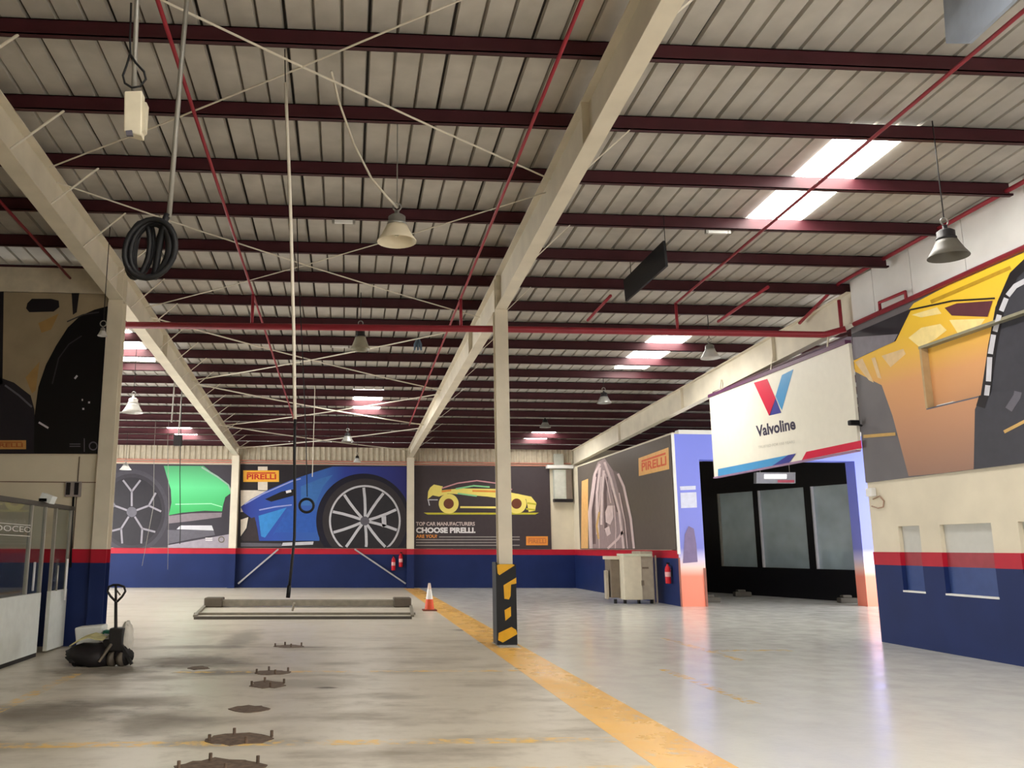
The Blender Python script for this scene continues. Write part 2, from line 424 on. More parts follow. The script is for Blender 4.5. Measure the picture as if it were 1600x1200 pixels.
rafter('long cream roof beam over the striped centre column', 2.79, 2.79, 2.68, YF, 15.4, 37.1, 6.83, 6.0, 5.47, .21, 2, None, (9.3, 15.3, 15.52, 18.9))
rafter('cream roof beam running above the hanging sign over the alcove opening', 9.83, 9.83, 9.83, NEARY, NEARY, 37.1, 6.0, 5.98, 5.22, .2, 0, None, (18.9, 24.5, 30.5))

def hcol(mb, x, y, w, d, z0, z1, t=.016):
    mb.box(x - w / 2, x + w / 2, y - d / 2, y - d / 2 + t, z0, z1).box(x - w / 2, x + w / 2, y + d / 2 - t, y + d / 2, z0, z1).box(x - t / 2, x + t / 2, y - d / 2 + t, y + d / 2 - t, z0, z1)
t = thing('steel_column', (2.79, 15.45, 0), 'cream steel column with black and yellow striped guard, on the yellow lane', 'column')
mb = MB(); hcol(mb, 2.79, 15.45, .24, .24, .0, 6.0); mb.build('column_shaft', CREAMD, t)
MB().box(2.64, 2.94, 15.28, 15.62, .0, .02).build('base_plate', STEEL, t)
gx0, gx1, gy0, gy1 = 2.60, 2.955, 15.26, 15.66
g = MB()
g.box(gx0, gx1, gy0, gy0 + .03, .02, 1.38).box(gx0, gx0 + .03, gy0 + .03, gy1, .02, 1.41).box(gx1 - .03, gx1, gy0 + .03, gy1, .02, 1.36).build('column_guard', BLACK, t, bevel=.006)
yq = gy0 - .003
def gp(pts): return [(x, yq, z) for x, z in pts]
mb = MB()
# slanting yellow patches of the guard's front, lower left to upper right
mb.poly(gp([(gx0 + .02, 1.36), (gx0 + .03, 1.22), (gx0 + .06, 1.19), (gx1 - .02, 1.36), (gx1 - .06, 1.378), (gx0 + .06, 1.378)]))
mb.poly(gp([(gx0 + .13, 1.02), (gx1, 1.15), (gx1, 1.05), (gx0 + .26, 1.03), (gx0 + .25, .84), (gx0 + .22, .78), (gx0 + .14, .79)]))
mb.poly(gp([(gx0 + .14, .6), (gx0 + .25, .66), (gx0 + .25, .5), (gx0 + .15, .42)]))
mb.poly(gp([(gx0 + .03, .22), (gx1 - .1, .32), (gx1 - .02, .27), (gx1, .2), (gx0 + .1, .06), (gx0 + .02, .1)]))
mb.build('yellow_hazard_stripe', YEL, t, fix=False)
t = thing('steel_column', (-4.22, 15.45, 0), 'cream steel column beside the dark tyre poster, navy at its foot', 'column')
mb = MB(); hcol(mb, -4.22, 15.45, .26, .26, 1.61, 6.03); mb.build('column_shaft', CREAMD, t)
mb = MB(); hcol(mb, -4.22, 15.45, .262, .262, 1.38, 1.61); mb.build('red_band', RED, t)
mb = MB(); hcol(mb, -4.22, 15.45, .262, .262, 0, 1.38); mb.build('navy_foot', NAVY, t)
for x, lb in ((-4.75, 'cream wall column between the green car poster and the blue car poster'), (2.68, 'cream wall column between the blue car poster and the neon car poster')):
    t = thing('steel_column', (x, 37.02, 0), lb, 'column')
    mb = MB(); hcol(mb, x, 37.02, .3, .24, 1.61, 5.46); mb.build('column_shaft', CREAMD, t)
    mb = MB(); hcol(mb, x, 37.02, .302, .242, 1.38, 1.61); mb.build('red_band', RED, t)
    mb = MB(); hcol(mb, x, 37.02, .302, .242, 0, 1.38); mb.build('navy_foot', NAVY, t)

# ------------------------------------------------------------------ walls
def banded(name, mk, label):
    """mk(z0, z1, grow) -> MB ; the cream wall with its navy dado and red stripe"""
    o = tag(mk(0, None, 0).build(name, CREAM), label, kind='structure')
    mk(0, 1.38, .012).build('navy_dado', NAVY, o); mk(1.38, 1.61, .016).build('red_stripe', RED, o)
    return o
wb = banded('wall_back', lambda a, b, g: MB().box(XL, XR, YB - g, YB + .2, a, b or 6.0), 'far wall with navy dado, red stripe and car posters')
mb = MB(); x = XL
while x < 9.7:
    mb.add([(x, YB - .03, 5.32), (x + .1, YB - .03, 5.32), (x + .13, YB - .07, 5.32), (x + .2, YB - .07, 5.32), (x + .23, YB - .03, 5.32),
            (x, YB - .03, 5.95), (x + .1, YB - .03, 5.95), (x + .13, YB - .07, 5.95), (x + .2, YB - .07, 5.95), (x + .23, YB - .03, 5.95)], [(i, i + 1, i + 6, i + 5) for i in range(4)])
    x += .23
mb.build('ribbed_cladding', mat('grey_cream_cladding', (186, 176, 156), .55, var=.1), wb, fix=False)['kind'] = 'stuff'
for z in (5.17, 5.27):
    MB().box(XL, 9.7, YB - .1, YB - .01, z, z + .045).build('girt', mat('pinkish_girt_paint', (190, 128, 112), .5), wb)
# the left side is open to the yard behind the cross wall (roller doors up), closed elsewhere
wl = tag(MB().box(XL - .2, XL, YF, 17.2, 0, 7.4).box(XL - .2, XL, 35.6, YB, 0, 7.4).box(XL - .2, XL, 17.2, 35.6, 5.0, 7.4).build('wall_left', CREAM), 'plain cream side wall on the left', kind='structure')
wfr = tag(MB().box(XL, 3.6, YF - .2, YF, 0, 7.6).box(9.0, XR, YF - .2, YF, 0, 7.6).box(3.6, 9.0, YF - .2, YF, 4.5, 7.6).build('wall_front', CREAM), 'unseen front wall with an opening added for daylight', kind='structure')  # opening behind the camera is added to light the near hall
wf = banded('wall_partition', lambda a, b, g: MB().box(XL, -4.34, 15.45 - g, 15.7 + g, a, b or 6.5), 'cream cross wall on the left carrying the dark tyre poster')
MB().box(XL, -4.34, 15.40, 15.72, 6.16, 6.62).build('cladding_band', mat('dull_cream_cladding', (196, 186, 166), .6, var=.1), wf)
MB().box(-4.705, -4.69, 15.435, 15.45, 1.62, 3.2).build('wall_conduit', mat('brown_conduit', (110, 96, 82), .6), wf)
MB().box(-8.0, -4.36, 15.442, 15.45, 2.745, 2.76).build('panel_joint', mat('brown_joint', (128, 104, 88), .7), wf)
# near right wall with blind windows
def near_wall(a, b, g):
    mb = MB(); z1 = b or 5.92; a = a if b else 1.61
    holes = [(14.40, 14.98, .95, 2.06), (12.72, 13.88, .95, 2.06), (10.9, 12.18, .95, 2.06), (9.3, 13.82, 4.0, 5.04)]
    ys = sorted({YF, NEARY} | {h[0] for h in holes} | {h[1] for h in holes}); zs = sorted({a, z1} | {z for h in holes for z in h[2:] if a < z < z1})
    for y0, y1 in zip(ys[:-1], ys[1:]):
        for q0, q1 in zip(zs[:-1], zs[1:]):
            ym, zm = (y0 + y1) / 2, (q0 + q1) / 2
            if any(h[0] < ym < h[1] and h[2] < zm < h[3] for h in holes): continue
            mb.box(WX - g, WX + .12, y0, y1, q0, q1)
    return mb
wr = banded('wall_right', near_wall, 'right-hand wall with navy dado, red stripe and blind windows')
MB().box(WX + .115, WX + .3, YF, NEARY - .002, 0, 5.92).build('wall_core', CREAM, wr)
for i, (y0, y1) in enumerate(((14.40, 14.98), (12.72, 13.88), (10.9, 12.18))):
    wn = tag(MB().box(WX + .07, WX + .112, y0, y1, 1.61, 2.06).build('window_%d' % (i + 1), mat('greyed_pane_paint', (196, 196, 190), .35, var=.03), None), ['narrow blocked-up window nearest the alcove corner', 'wide blocked-up window in the middle of the right wall', 'blocked-up window cut off by the right edge of the picture'][i], kind='structure')
    MB().box(WX + .07, WX + .112, y0, y1, 1.38, 1.61).build('red_stripe', mat('dull_red_pane', (158, 62, 72), .35), wn)
    MB().box(WX + .07, WX + .112, y0, y1, .95, 1.38).build('navy_pane', mat('pane_navy', (58, 78, 132), .3), wn)
    MB().box(WX - .02, WX + .112, y0 - .01, y1 + .01, .925, .955).build('window_sill', WHITE, wn)
seams = [-3, -.4, .9, 2.2, 3.5, 4.8, 6.1, 7.4, 8.7, 10.0, 11.3, 12.62, 13.95, 15.05, NEARY]
for a, b in zip(seams[:-1], seams[1:]):
    MB().box(WX + .03, WX + .2, a + .006, b - .006, 5.925, zp(b) + .22).build('cladding_panel', WHITE, wr)
MB().box(WX + .2, WX + .28, YF, NEARY, 5.92, 6.85).build('cladding_back', CREAMD, wr)
# far right wall, portal and alcove
wrf = banded('wall_right_far', lambda a, b, g: MB().box(WX - g, WX + .2, PORTY + .02, YB, a, b or 5.12), 'far right wall with navy dado, red stripe and tyre poster')
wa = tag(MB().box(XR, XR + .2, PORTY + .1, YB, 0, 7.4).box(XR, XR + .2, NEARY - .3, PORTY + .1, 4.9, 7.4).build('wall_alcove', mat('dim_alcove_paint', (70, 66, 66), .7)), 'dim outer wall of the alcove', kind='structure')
MB().box(WX + .31, XR, NEARY - .25, NEARY - .01, 0, 7).build('return_wall', CREAM, wa)

# ------------------------------------------------------------------ posters
def sign_mat(n, rgb): return mat(n, rgb, .45, var=.04)
def pirelli(art, quad, layer=2, frame=GOLD, pad=.12, ink=None):
    bl, br, tr, tl = [Vector(q) for q in quad]
    art.poly('yellow_tag', [[bl, br, tr, tl]], frame, layer)
    q = lambda u, v: tuple((bl * (1 - u) + br * u) * (1 - v) + (tl * (1 - u) + tr * u) * v)
    art.text('lettering', 'PIRELLI', q(.1, .22), q(.92, .22), q(.1, .68), ink or REDINK, layer + 1, .03)
    art.poly('long_letter_bar', [[q(.1, .72), q(.9, .72), q(.9, .82), q(.1, .82)]], ink or REDINK, layer + 1)
PYB = YB - .045
# 1: green car
t = thing('wall_poster', (-7.8, PYB, 1.63), 'poster of a grey alloy wheel and bright green car on the far wall', 'poster')
MB().box(-10.7, -4.93, PYB, YB - .005, 1.625, 5.1).build('poster_panel', mat('poster_slate', (58, 55, 64), .45, var=.1, scale=1), t)
A = Art((0, PYB, 0), (0, -1, 0), t)
A.poly('printed_ground', [[(262, 852), (362, 834), (362, 856), (262, 856)]], mat('lilac_grey_ink', (156, 150, 162), .45), 1)
cl = lambda r: [(max(150, x), min(856, y)) for x, y in arc(206, 799, r, 0, 360, 60, r * 1.13)[:-1]]
A.poly('printed_tyre', [cl(58)], mat('tyre_slate_grey_ink', (66, 63, 72), .45), 2); A.poly('printed_tyre_inner', [cl(52)], mat('tyre_grey_ink', (50, 47, 55), .45), 3)
A.poly('printed_rim', [cl(47)], mat('dark_rim_ink', (36, 33, 40), .4), 4)
sp = []
for k in range(5):
    a = math.radians(18 + 72 * k); c = (206 + 8 * math.cos(a), 800 - 9 * math.sin(a)); e = (206 + 28 * math.cos(a), 800 - 32 * math.sin(a))
    sp.append([c, e])
    for s_ in (-.3, .3): sp.append([e, (206 + 46 * math.cos(a + s_), min(855, 800 - 52 * math.sin(a + s_)))])
A.line('printed_spoke', sp, 3, mat('mid_grey_ink', (140, 136, 146), .4), 5)
A.disc('printed_hub', 206, 800, 8, GREYI, 6)
A.poly('printed_car_body', [[(256, 728), (318, 728), (333, 740), (350, 752), (360, 764), (360, 771), (352, 777), (349, 788), (347, 799), (320, 798), (285, 801), (264, 805), (268, 785), (267, 765), (261, 745)]],
       ramp_mat('green_car_ink', [(0, (64, 168, 98)), (.5, (92, 198, 134)), (1, (78, 150, 104))], 2, 1.5, 3.5), 3)
A.line('printed_sill_line', [[(274, 788), (330, 787), (347, 792)]], 1.5, mat('pale_green_ink', (150, 226, 176), .4), 4)
A.line('printed_roof_line', [[(315, 730), (340, 745), (357, 758), (361, 768)]], 2.5, mat('grey_green_ink', (140, 170, 156), .4), 4)
A.poly('printed_skirt', [[(264, 806), (300, 802), (347, 801), (346, 808), (300, 814), (264, 818)]], mat('warm_grey_ink', (128, 118, 126), .4), 3)
A.poly('printed_plate', [[(282, 821), (331, 821), (334, 829), (276, 827)]], SILVER, 4)
A.poly('printed_lower_body', [[(262, 828), (334, 829), (336, 836), (300, 842), (262, 850)]], GREYI, 3)
A.line('printed_caption', [[(321, 841), (332, 841)], [(321, 844), (332, 844)]], 1.2, WINK, 5); A.ring('printed_emblem', 346, 843, 5, 3.5, mat('olive_ink', (110, 104, 92), .4), 5)
# 2: blue car
t = thing('wall_poster', (-1.0, PYB, 1.63), 'wide poster of a blue car front and silver multi-spoke wheel', 'poster')
MB().box(-4.58, 2.53, PYB, YB - .005, 1.625, 5.13).build('poster_panel', mat('poster_near_black', (40, 36, 42), .45), t)
A = Art((0, PYB, 0), (0, -1, 0), t)
A.poly('printed_pale_wall', [[(376, 766), (440, 766), (440, 800), (376, 800)], [(403, 729), (418, 729), (418, 767), (403, 767)], [(376, 812), (388, 808), (385, 825), (376, 838)]], mat('pale_print', (218, 208, 194), .45), 1)
A.poly('printed_pavement', [[(376, 848), (440, 849), (440, 854), (376, 854)]], GREYI, 1)
pirelli(A, [(380, 753), (436, 753), (436, 735), (380, 735)], 2)
BLUE = ramp_mat('blue_car_ink', [(0, (46, 56, 138)), (.22, (52, 84, 172)), (.5, (58, 100, 176)), (.62, (46, 62, 146)), (1, (44, 46, 110))], 0, -3.6, 3.6)
A.poly('printed_car_body', [[(376, 792), (392, 780), (420, 765), (455, 750), (485, 740), (520, 729), (635.5, 729), (635.5, 790), (560, 800), (500, 815), (499, 845), (402, 845), (400, 815), (388, 806), (380, 800)]], BLUE, 3)
A.poly('printed_highlight', [[(404, 806), (448, 793), (414, 840), (408, 838)]], mat('cyan_ink', (58, 136, 208), .4), 4)
A.poly('printed_door_shade', [[(450, 795), (498, 800), (498, 832), (430, 832), (425, 838)]], mat('mid_blue_ink', (48, 92, 178), .4), 4)
A.poly('printed_fender_light', [[(470, 760), (500, 748), (520, 742), (505, 760), (492, 790), (470, 790)]], mat('teal_blue_ink', (62, 112, 180), .4), 4)
A.poly('printed_headlamp', [[(414, 780), (440, 768), (462, 764), (460, 774), (424, 784)]], INK, 5); A.line('painted_glint', [[(447, 769), (455, 767)]], 4, WINK, 6)
A.line('printed_bonnet_line', [[(382, 788), (410, 772), (456, 752), (470, 748)], [(405, 797), (430, 792), (456, 789)]], 2, mat('lilac_blue_ink', (150, 160, 216), .4), 5)
A.poly('printed_bumper', [[(376, 842), (386, 828), (391, 810), (398, 808), (402, 826), (405, 845), (380, 845)]], mat('brown_black_ink', (56, 48, 52), .4), 5)
A.poly('printed_sill', [[(442, 848), (490, 846), (489, 851), (440, 853)]], SILVER, 5)
# dark arch, clipped to the poster
def clip(cx, cy, r, ymax, xmax=635.5): return [(min(x, xmax), min(y, ymax)) for x, y in arc(cx, cy, r, 0, 360, 64)[:-1]]
A.poly('printed_wheel_arch', [clip(568, 814, 74, 855)], mat('arch_ink', (24, 22, 40), .4), 5)
A.poly('printed_tyre', [clip(570, 814, 66, 855)], mat('tyre_ink', (52, 48, 52), .5), 6)
A.poly('printed_rim', [clip(570, 814, 56, 855)], SILVER, 7); A.poly('printed_rim_inside', [clip(570, 814, 53, 855)], mat('rim_dark_ink', (38, 36, 42), .4), 8)
sp = []
for k in range(10):
    a = math.radians(92 - 36 * k + (6 if k % 2 else -6)); b = math.radians(92 - 36 * k)
    q = [(570 + r * math.cos(b + (a - b) * (1 - r / 53)), 814 - r * math.sin(b + (a - b) * (1 - r / 53))) for r in (7, 20, 36, 52)]
    sp.append([(x, min(y, 854.5)) for x, y in q])
A.line('printed_spoke', sp, 4.2, SILVER, 9); A.disc('printed_hub', 570, 814, 7, GREYI, 10)
A.poly('printed_caliper', [[(596, 808), (603, 806), (604, 822), (597, 824)]], SILVER, 9)
# 3: neon car
t = thing('wall_poster', (5.8, PYB, 1.63), 'dark poster of a glowing yellow outlined sports car with slogan', 'poster')
MB().box(2.83, 8.76, PYB, YB - .005, 1.625, 5.15).build('poster_panel', mat('poster_charcoal', (66, 58, 62), .45, var=.05), t)
A = Art((0, PYB, 0), (0, -1, 0), t)
NY = mat('neon_yellow_ink', (238, 222, 120), .45, var=.02); NG = mat('neon_olive_ink', (190, 184, 60), .45)
for cx in (701, 807): A.ring('printed_wheel', cx, 787, 15.5, 8, NY, 4); A.disc('printed_wheel_hub', cx, 787, 8, mat('brown_ink', (108, 62, 44), .4), 3)
A.poly('printed_ground_line', [[(662, 801), (842, 801), (836, 804), (668, 804)]], NG, 2); A.line('printed_sill', [[(719, 792.5), (792, 793)]], 3, NY, 3)
A.poly('printed_car_flank', [[(672, 762), (678, 757), (692, 760), (690, 766), (720, 763), (776, 764), (800, 770), (830, 776), (838, 786), (836, 798), (826, 800), (822, 780), (800, 774), (776, 778), (762, 776), (700, 771), (686, 776), (676, 774), (668, 780), (669, 768)]], NY, 2)
A.line('printed_roof_glow', [[(690, 763), (715, 755), (745, 751), (775, 755), (800, 765)]], 2, mat('neon_pink_ink', (206, 150, 158), .4), 3)
A.line('printed_window_glow', [[(712, 764), (740, 759), (765, 761)], [(715, 771), (745, 775)]], 2.4, mat('neon_green_ink', (140, 206, 150), .4), 3)
A.line('printed_flame', [[(738, 767), (775, 768)], [(690, 768), (705, 766)]], 3, ORANGE, 3); A.line('printed_tail', [[(668, 781), (684, 781)], [(669, 781), (671, 790)]], 1.6, SILVER, 3)
A.line('printed_nose', [[(824, 786), (838, 788)], [(822, 795), (836, 797)]], 2.5, NG, 3)
A.text('lettering', 'TOP CAR MANUFACTURERS', (650, 821.5), (742, 821.5), (650, 815.5), mat('pink_white_ink', (206, 190, 186), .4), 2, .03)
A.text('lettering', 'CHOOSE PIRELLI.', (650, 833), (743, 833), (650, 824), WINK, 2, .05)
A.text('lettering', 'ARE YOU?', (650, 840.5), (683, 840.5), (650, 835.3), ORANGE, 2, .03)
A.line('small_print', [[(686, 839), (812, 839)], [(650, 843.3), (812, 843.3)], [(650, 847.6), (800, 847.6)], [(650, 852), (812, 852)]], 1.6, mat('print_grey', (150, 144, 142), .4), 2)
pirelli(A, [(822, 852), (856, 852), (856, 838), (822, 838)], 2, ORANGE, ink=mat('tag_ink', (200, 120, 70), .4))
# 4: tread poster on far right wall
t = thing('wall_poster', (WX - .02, 31, 1.63), 'brown-grey poster with a pale tyre tread on the far right wall', 'poster')
MB().box(WX - .045, WX - .002, PORTY + .08, 36.2, 1.625, 5.05).build('poster_panel', mat('poster_umber', (92, 84, 78), .45, var=.05), t)
A = Art((WX - .045, 0, 0), (-1, 0, 0), t)
A.poly('printed_orange_strip', [[(909, 752), (919, 748), (919, 857), (908, 857)]], mat('pale_orange_ink', (226, 176, 112), .4), 1)
A.poly('printed_tread', [[(921, 857), (921, 790), (926, 745), (934, 722), (945, 716), (958, 735), (972, 790), (977, 857)]], mat('mauve_grey_ink', (150, 132, 134), .4), 1)
PK = mat('pink_grey_ink', (206, 186, 186), .4)
A.poly('printed_tyre_flank', [[(958, 735), (966, 738), (980, 775), (988, 815), (992, 857), (977, 857), (972, 790)]], mat('dusk_ink', (112, 98, 98), .4), 1)
A.line('printed_fine_groove', [[(926, 857), (924, 800), (932, 745)], [(937, 857), (936, 800), (940, 745)], [(955, 786), (950, 760), (946, 740)], [(962, 857), (963, 825), (960, 790)], [(981, 857), (977, 815), (968, 770)]], 1.4, PK, 4)
A.line('printed_groove', [[(923, 857), (921, 800), (930, 740), (938, 725)], [(934, 835), (933, 770), (938, 730)], [(940, 820), (941, 770), (944, 735)], [(975, 857), (968, 800), (955, 750), (945, 722)], [(991, 857), (986, 810), (975, 760), (966, 740)], [(950, 857), (966, 842), (974, 830)]], 3.6, PK, 3)
A.line('printed_dark_groove', [[(929, 850), (927, 790), (934, 740)], [(947, 830), (946, 770), (948, 745)], [(966, 800), (958, 765)]], 4.5, mat('dark_mauve_ink', (96, 80, 84), .4), 2)
A.poly('printed_shine', [[(946, 800), (950, 790), (958, 790), (959, 808), (954, 820), (947, 816)], [(945, 826), (952, 822), (955, 834), (949, 838)]], PK, 3)
A.line('printed_amber_line', [[(936, 842), (933, 822), (937, 800)]], 3, mat('amber_ink', (200, 160, 96), .4), 4)
pirelli(A, [(998.5, 744), (1046, 733), (1045, 699), (998, 716)], 2, mat('sign_apricot', (226, 176, 112), .4), ink=mat('sign_red', (214, 96, 62), .4))
# 5: yellow car on near right wall
t = thing('wall_poster', (WX - .02, 12.5, 2.9), 'huge poster of a yellow and orange car flank on the near right wall', 'poster')
PX5 = WX - .03
mb = MB()
for (y0, y1, z0, z1) in ((13.82, NEARY, 2.89, 5.9), (YF + 8, 13.82, 2.89, 4.0), (YF + 8, 13.82, 5.04, 5.9), (YF + 8, 9.3, 4.0, 5.04)): mb.box(PX5, WX - .002, y0, y1, z0, z1)
G5 = mat('poster_slate_blue', (104, 101, 104), .45, var=.08, scale=1.5)
mb.build('poster_panel', G5, t)
rc = MB().box(WX + .085, WX + .114, 9.3, 13.82, 4.0, 5.04); rc.build('recessed_panel', G5, t)
ORG = ramp_mat('yellow_to_rust_ink', [(0, (150, 116, 100)), (.3, (186, 138, 106)), (.55, (212, 156, 104)), (.75, (230, 184, 66)), (1, (246, 206, 56))], 2, 0.0, 3.0)
body = [(1414, 492), (1428, 474), (1560, 405), (1604, 386), (1640, 362), (1700, 330), (1700, 345), (1610, 400), (1578, 430), (1556, 480), (1545, 540), (1533, 618), (1524, 640), (1522, 735), (1420, 744), (1395, 650), (1378, 602), (1333, 579), (1333, 564), (1400, 532)]
tyre = [(1700, 345), (1610, 400), (1578, 430), (1556, 480), (1545, 540), (1533, 618), (1524, 640), (1522, 735), (1700, 713)]
def clipz(art, name, pts, mt, layer, recess=False):
    """print on the wall face outside the recess, or on the recessed pane"""
    P = [art.pt(q, layer) for q in pts]
    bm = bmesh.new(); f = bm.faces.new([bm.verts.new(v) for v in P])
    def bis(geo, co, no, outer): return bmesh.ops.bisect_plane(bm, geom=geo, plane_co=co, plane_no=no, clear_outer=outer, clear_inner=False)
    allg = lambda: bm.verts[:] + bm.edges[:] + bm.faces[:]
    for co, no in (((0, 13.82, 0), (0, 1, 0)), ((0, 9.3, 0), (0, -1, 0)), ((0, 0, 4.0), (0, 0, -1)), ((0, 0, 5.04), (0, 0, 1))):
        bis(allg(), co, no, recess)
    if not recess:
        bmesh.ops.triangulate(bm, faces=[f for f in bm.faces if len(f.verts) > 4])
        kill = [f for f in bm.faces if 9.3 < f.calc_center_median().y < 13.82 and 4.0 < f.calc_center_median().z < 5.04]
        bmesh.ops.delete(bm, geom=kill, context='FACES')
    bis(allg(), (0, 0, 5.9), (0, 0, 1), True); bis(allg(), (0, 0, 2.89), (0, 0, -1), True); bis(allg(), (0, NEARY, 0), (0, 1, 0), True)
    if not bm.faces: bm.free(); return
    mb = MB(); bm.verts.index_update(); mb.add([v.co.copy() for v in bm.verts], [tuple(v.index for v in f.verts) for f in bm.faces]); bm.free()
    mb.build(name, mt, t, fix=False)
A = Art((PX5, 0, 0), (-1, 0, 0), t); AR = Art((WX + .085, 0, 0), (-1, 0, 0), t)
def both(name, pts, mt, layer):
    clipz(A, name, pts, mt, layer); clipz(AR, name, pts, mt, layer, True)
def curve_band(pts, wd):
    P = [Vector(q) for q in pts]; L_, R_ = [], []
    for i, q in enumerate(P):
        d = (P[min(i + 1, len(P) - 1)] - P[max(i - 1, 0)]).normalized(); n_ = Vector((-d.y, d.x)) * wd / 2
        L_.append(q + n_); R_.append(q - n_)
    return L_ + R_[::-1]
both('printed_car_body', body, ORG, 1)
both('printed_tyre', tyre, mat('tyre_slate_ink', (58, 58, 66), .45), 2)
clipz(A, 'printed_tyre_edge', curve_band([(1700, 350), (1614, 402), (1585, 430), (1566, 474), (1560, 500)], 14), INK, 3)
clipz(AR, 'printed_tyre_edge', curve_band([(1562, 494), (1552, 540), (1541, 620)], 14), INK, 3, True)
clipz(A, 'printed_tyre_edge', curve_band([(1542, 606), (1533, 636)], 14), INK, 3)
clipz(AR, 'painted_glint', [(1462, 635), (1488, 629), (1491, 633), (1468, 638)], WINK, 3, True)  # white patch painting a bright glass reflection on the recessed pane
for seg in ([(1620, 430), (1588, 447), (1576, 462)], [(1574, 466), (1566, 486)], [(1563, 492), (1556, 518)], [(1554, 523), (1549, 553)], [(1548, 558), (1546, 596)], [(1545, 602), (1543, 618)]):
    both('printed_rim_segment', curve_band(seg, 8), SILVER, 4)
clipz(A, 'printed_shadow', [(1331, 522), (1425, 482), (1400, 533), (1333, 562)], mat('shadow_ink', (36, 32, 40), .4), 2)
clipz(A, 'printed_grey_wing', [(1333, 527), (1404, 522), (1398, 534), (1333, 563)], mat('wing_grey_ink', (120, 116, 126), .4), 3)
PALE = mat('pale_yellow_ink', (240, 218, 150), .4)
clipz(A, 'printed_reflection', [(1420, 528), (1440, 512), (1470, 506), (1480, 516), (1462, 530), (1438, 543)], PALE, 2)
clipz(A, 'printed_reflection', [(1425, 492), (1465, 480), (1472, 490), (1440, 496)], PALE, 2)
clipz(A, 'printed_reflection', [(1484, 500), (1540, 498), (1530, 512), (1498, 522)], PALE, 2)
for pl in ([(1378, 556), (1412, 545), (1416, 553), (1392, 574)], [(1336, 566), (1348, 560), (1366, 598), (1358, 594)], [(1362, 560), (1368, 558), (1378, 592), (1372, 590)]): clipz(A, 'printed_reflection', pl, mat('sand_ink', (218, 188, 140), .4), 2)
clipz(A, 'printed_mirror', [(1477, 481), (1496, 474), (1552, 470), (1544, 495), (1488, 493)], mat('plum_ink', (92, 48, 56), .4), 3)
clipz(A, 'printed_shut_line', curve_band([(1424, 484), (1490, 470), (1556, 466)], 2.5), INK, 4)
clipz(A, 'printed_crease', curve_band([(1455, 472), (1520, 444), (1580, 418)], 6), mat('olive_yellow_ink', (190, 150, 40), .4), 2)
clipz(A, 'printed_gold_bar', curve_band([(1350, 682), (1400, 678)], 5), mat('dull_gold_ink', (196, 160, 96), .4), 3)
clipz(A, 'printed_gold_bar', curve_band([(1570, 675), (1620, 649)], 5), mat('dull_gold_ink', (196, 160, 96), .4), 3)
clipz(A, 'printed_spoke', curve_band([(1577, 640), (1590, 620), (1592, 612)], 12), GREYI, 3)
MB().box(WX - .045, WX + .1, 9.3, 13.86, 5.03, 5.075).build('recess_head', mat('olive_trim', (140, 136, 116), .5), t)
MB().box(WX - .035, WX + .1, 9.3, 13.84, 3.975, 4.0).build('recess_sill', GREYI, t)
MB().box(WX - .04, WX + .1, 13.8, 13.85, 4.0, 5.05).build('recess_jamb', mat('beige_trim', (176, 150, 112), .5), t)
MB().box(WX - .02, WX + .08, 13.2, 13.6, 4.0, 4.015).build('sill_highlight', WHITE, t)  # white strip painting the bright highlight on the sill
# 6: dark tyre poster on the left cross wall
t = thing('wall_poster', (-5.4, 15.42, 3.25), 'dark poster of a black tyre and cream car beside the left column', 'poster')
MB().box(-8.6, -4.36, 15.41, 15.448, 3.245, 6.15).build('poster_panel', mat('poster_cream', (150, 136, 112), .45, var=.12, scale=2), t)
A = Art((0, 15.41, 0), (0, -1, 0), t)
A.poly('printed_tyre', [[(53, 709), (54, 650), (60, 605), (72, 570), (88, 540), (106, 512), (125, 494), (148, 484), (171, 478), (170, 560), (164, 640), (156, 709)]], mat('tyre_black_ink', (11, 10, 13), .4), 2)
A.line('printed_tyre_line', [[(82, 600), (92, 560), (108, 538), (128, 525)], [(105, 503), (130, 492), (155, 488)]], 2, mat('dim_ink', (58, 56, 62), .4), 3)
A.poly('printed_lower_body', [[(-90, 600), (0, 590), (22, 598), (48, 618), (54, 640), (53, 709), (-90, 709)]], mat('slate_ink', (34, 32, 40), .4), 1)
A.line('printed_crease', [[(8, 602), (30, 618), (50, 636)]], 3, GREYI, 2)
A.poly('printed_dark_edge', [[(-90, 452), (6, 452), (4, 600), (-90, 610)], [(112, 458), (124, 458), (120, 488), (114, 492)]], INK, 1)
A.poly('printed_mirror', [[(43, 474), (50, 467), (80, 467), (92, 470), (93, 480), (84, 487), (46, 488), (41, 482)]], INK, 2)
A.poly('printed_ochre_glow', [[(60, 505), (92, 490), (80, 515), (65, 520)], [(40, 590), (62, 565), (56, 610), (50, 615)]], mat('ochre_ink', (160, 128, 80), .4), 1)
pirelli(A, [(-20, 702), (41, 702), (41, 688), (-20, 688)], 2, mat('dull_gold_tag', (186, 140, 80), .4), ink=mat('rust_ink', (160, 90, 50), .4))
A.line('printed_caption', [[(109, 694), (126, 694)], [(109, 697.5), (126, 697.5)], [(132, 685), (132, 706)]], 1.4, GREYI, 3); A.ring('printed_emblem', 146, 697, 7, 5, GREYI, 3)
A.line('painted_glint', [[(117, 592), (121, 587)], [(61, 660), (76, 669)], [(128, 625), (130, 625)], [(138, 629), (141, 629)], [(129, 639), (132, 639)]], 3, SILVER, 3)
MB().box(-4.375, -4.35, 15.39, 15.44, 3.2, 6.0).build('poster_edge_trim', WHITE, t)

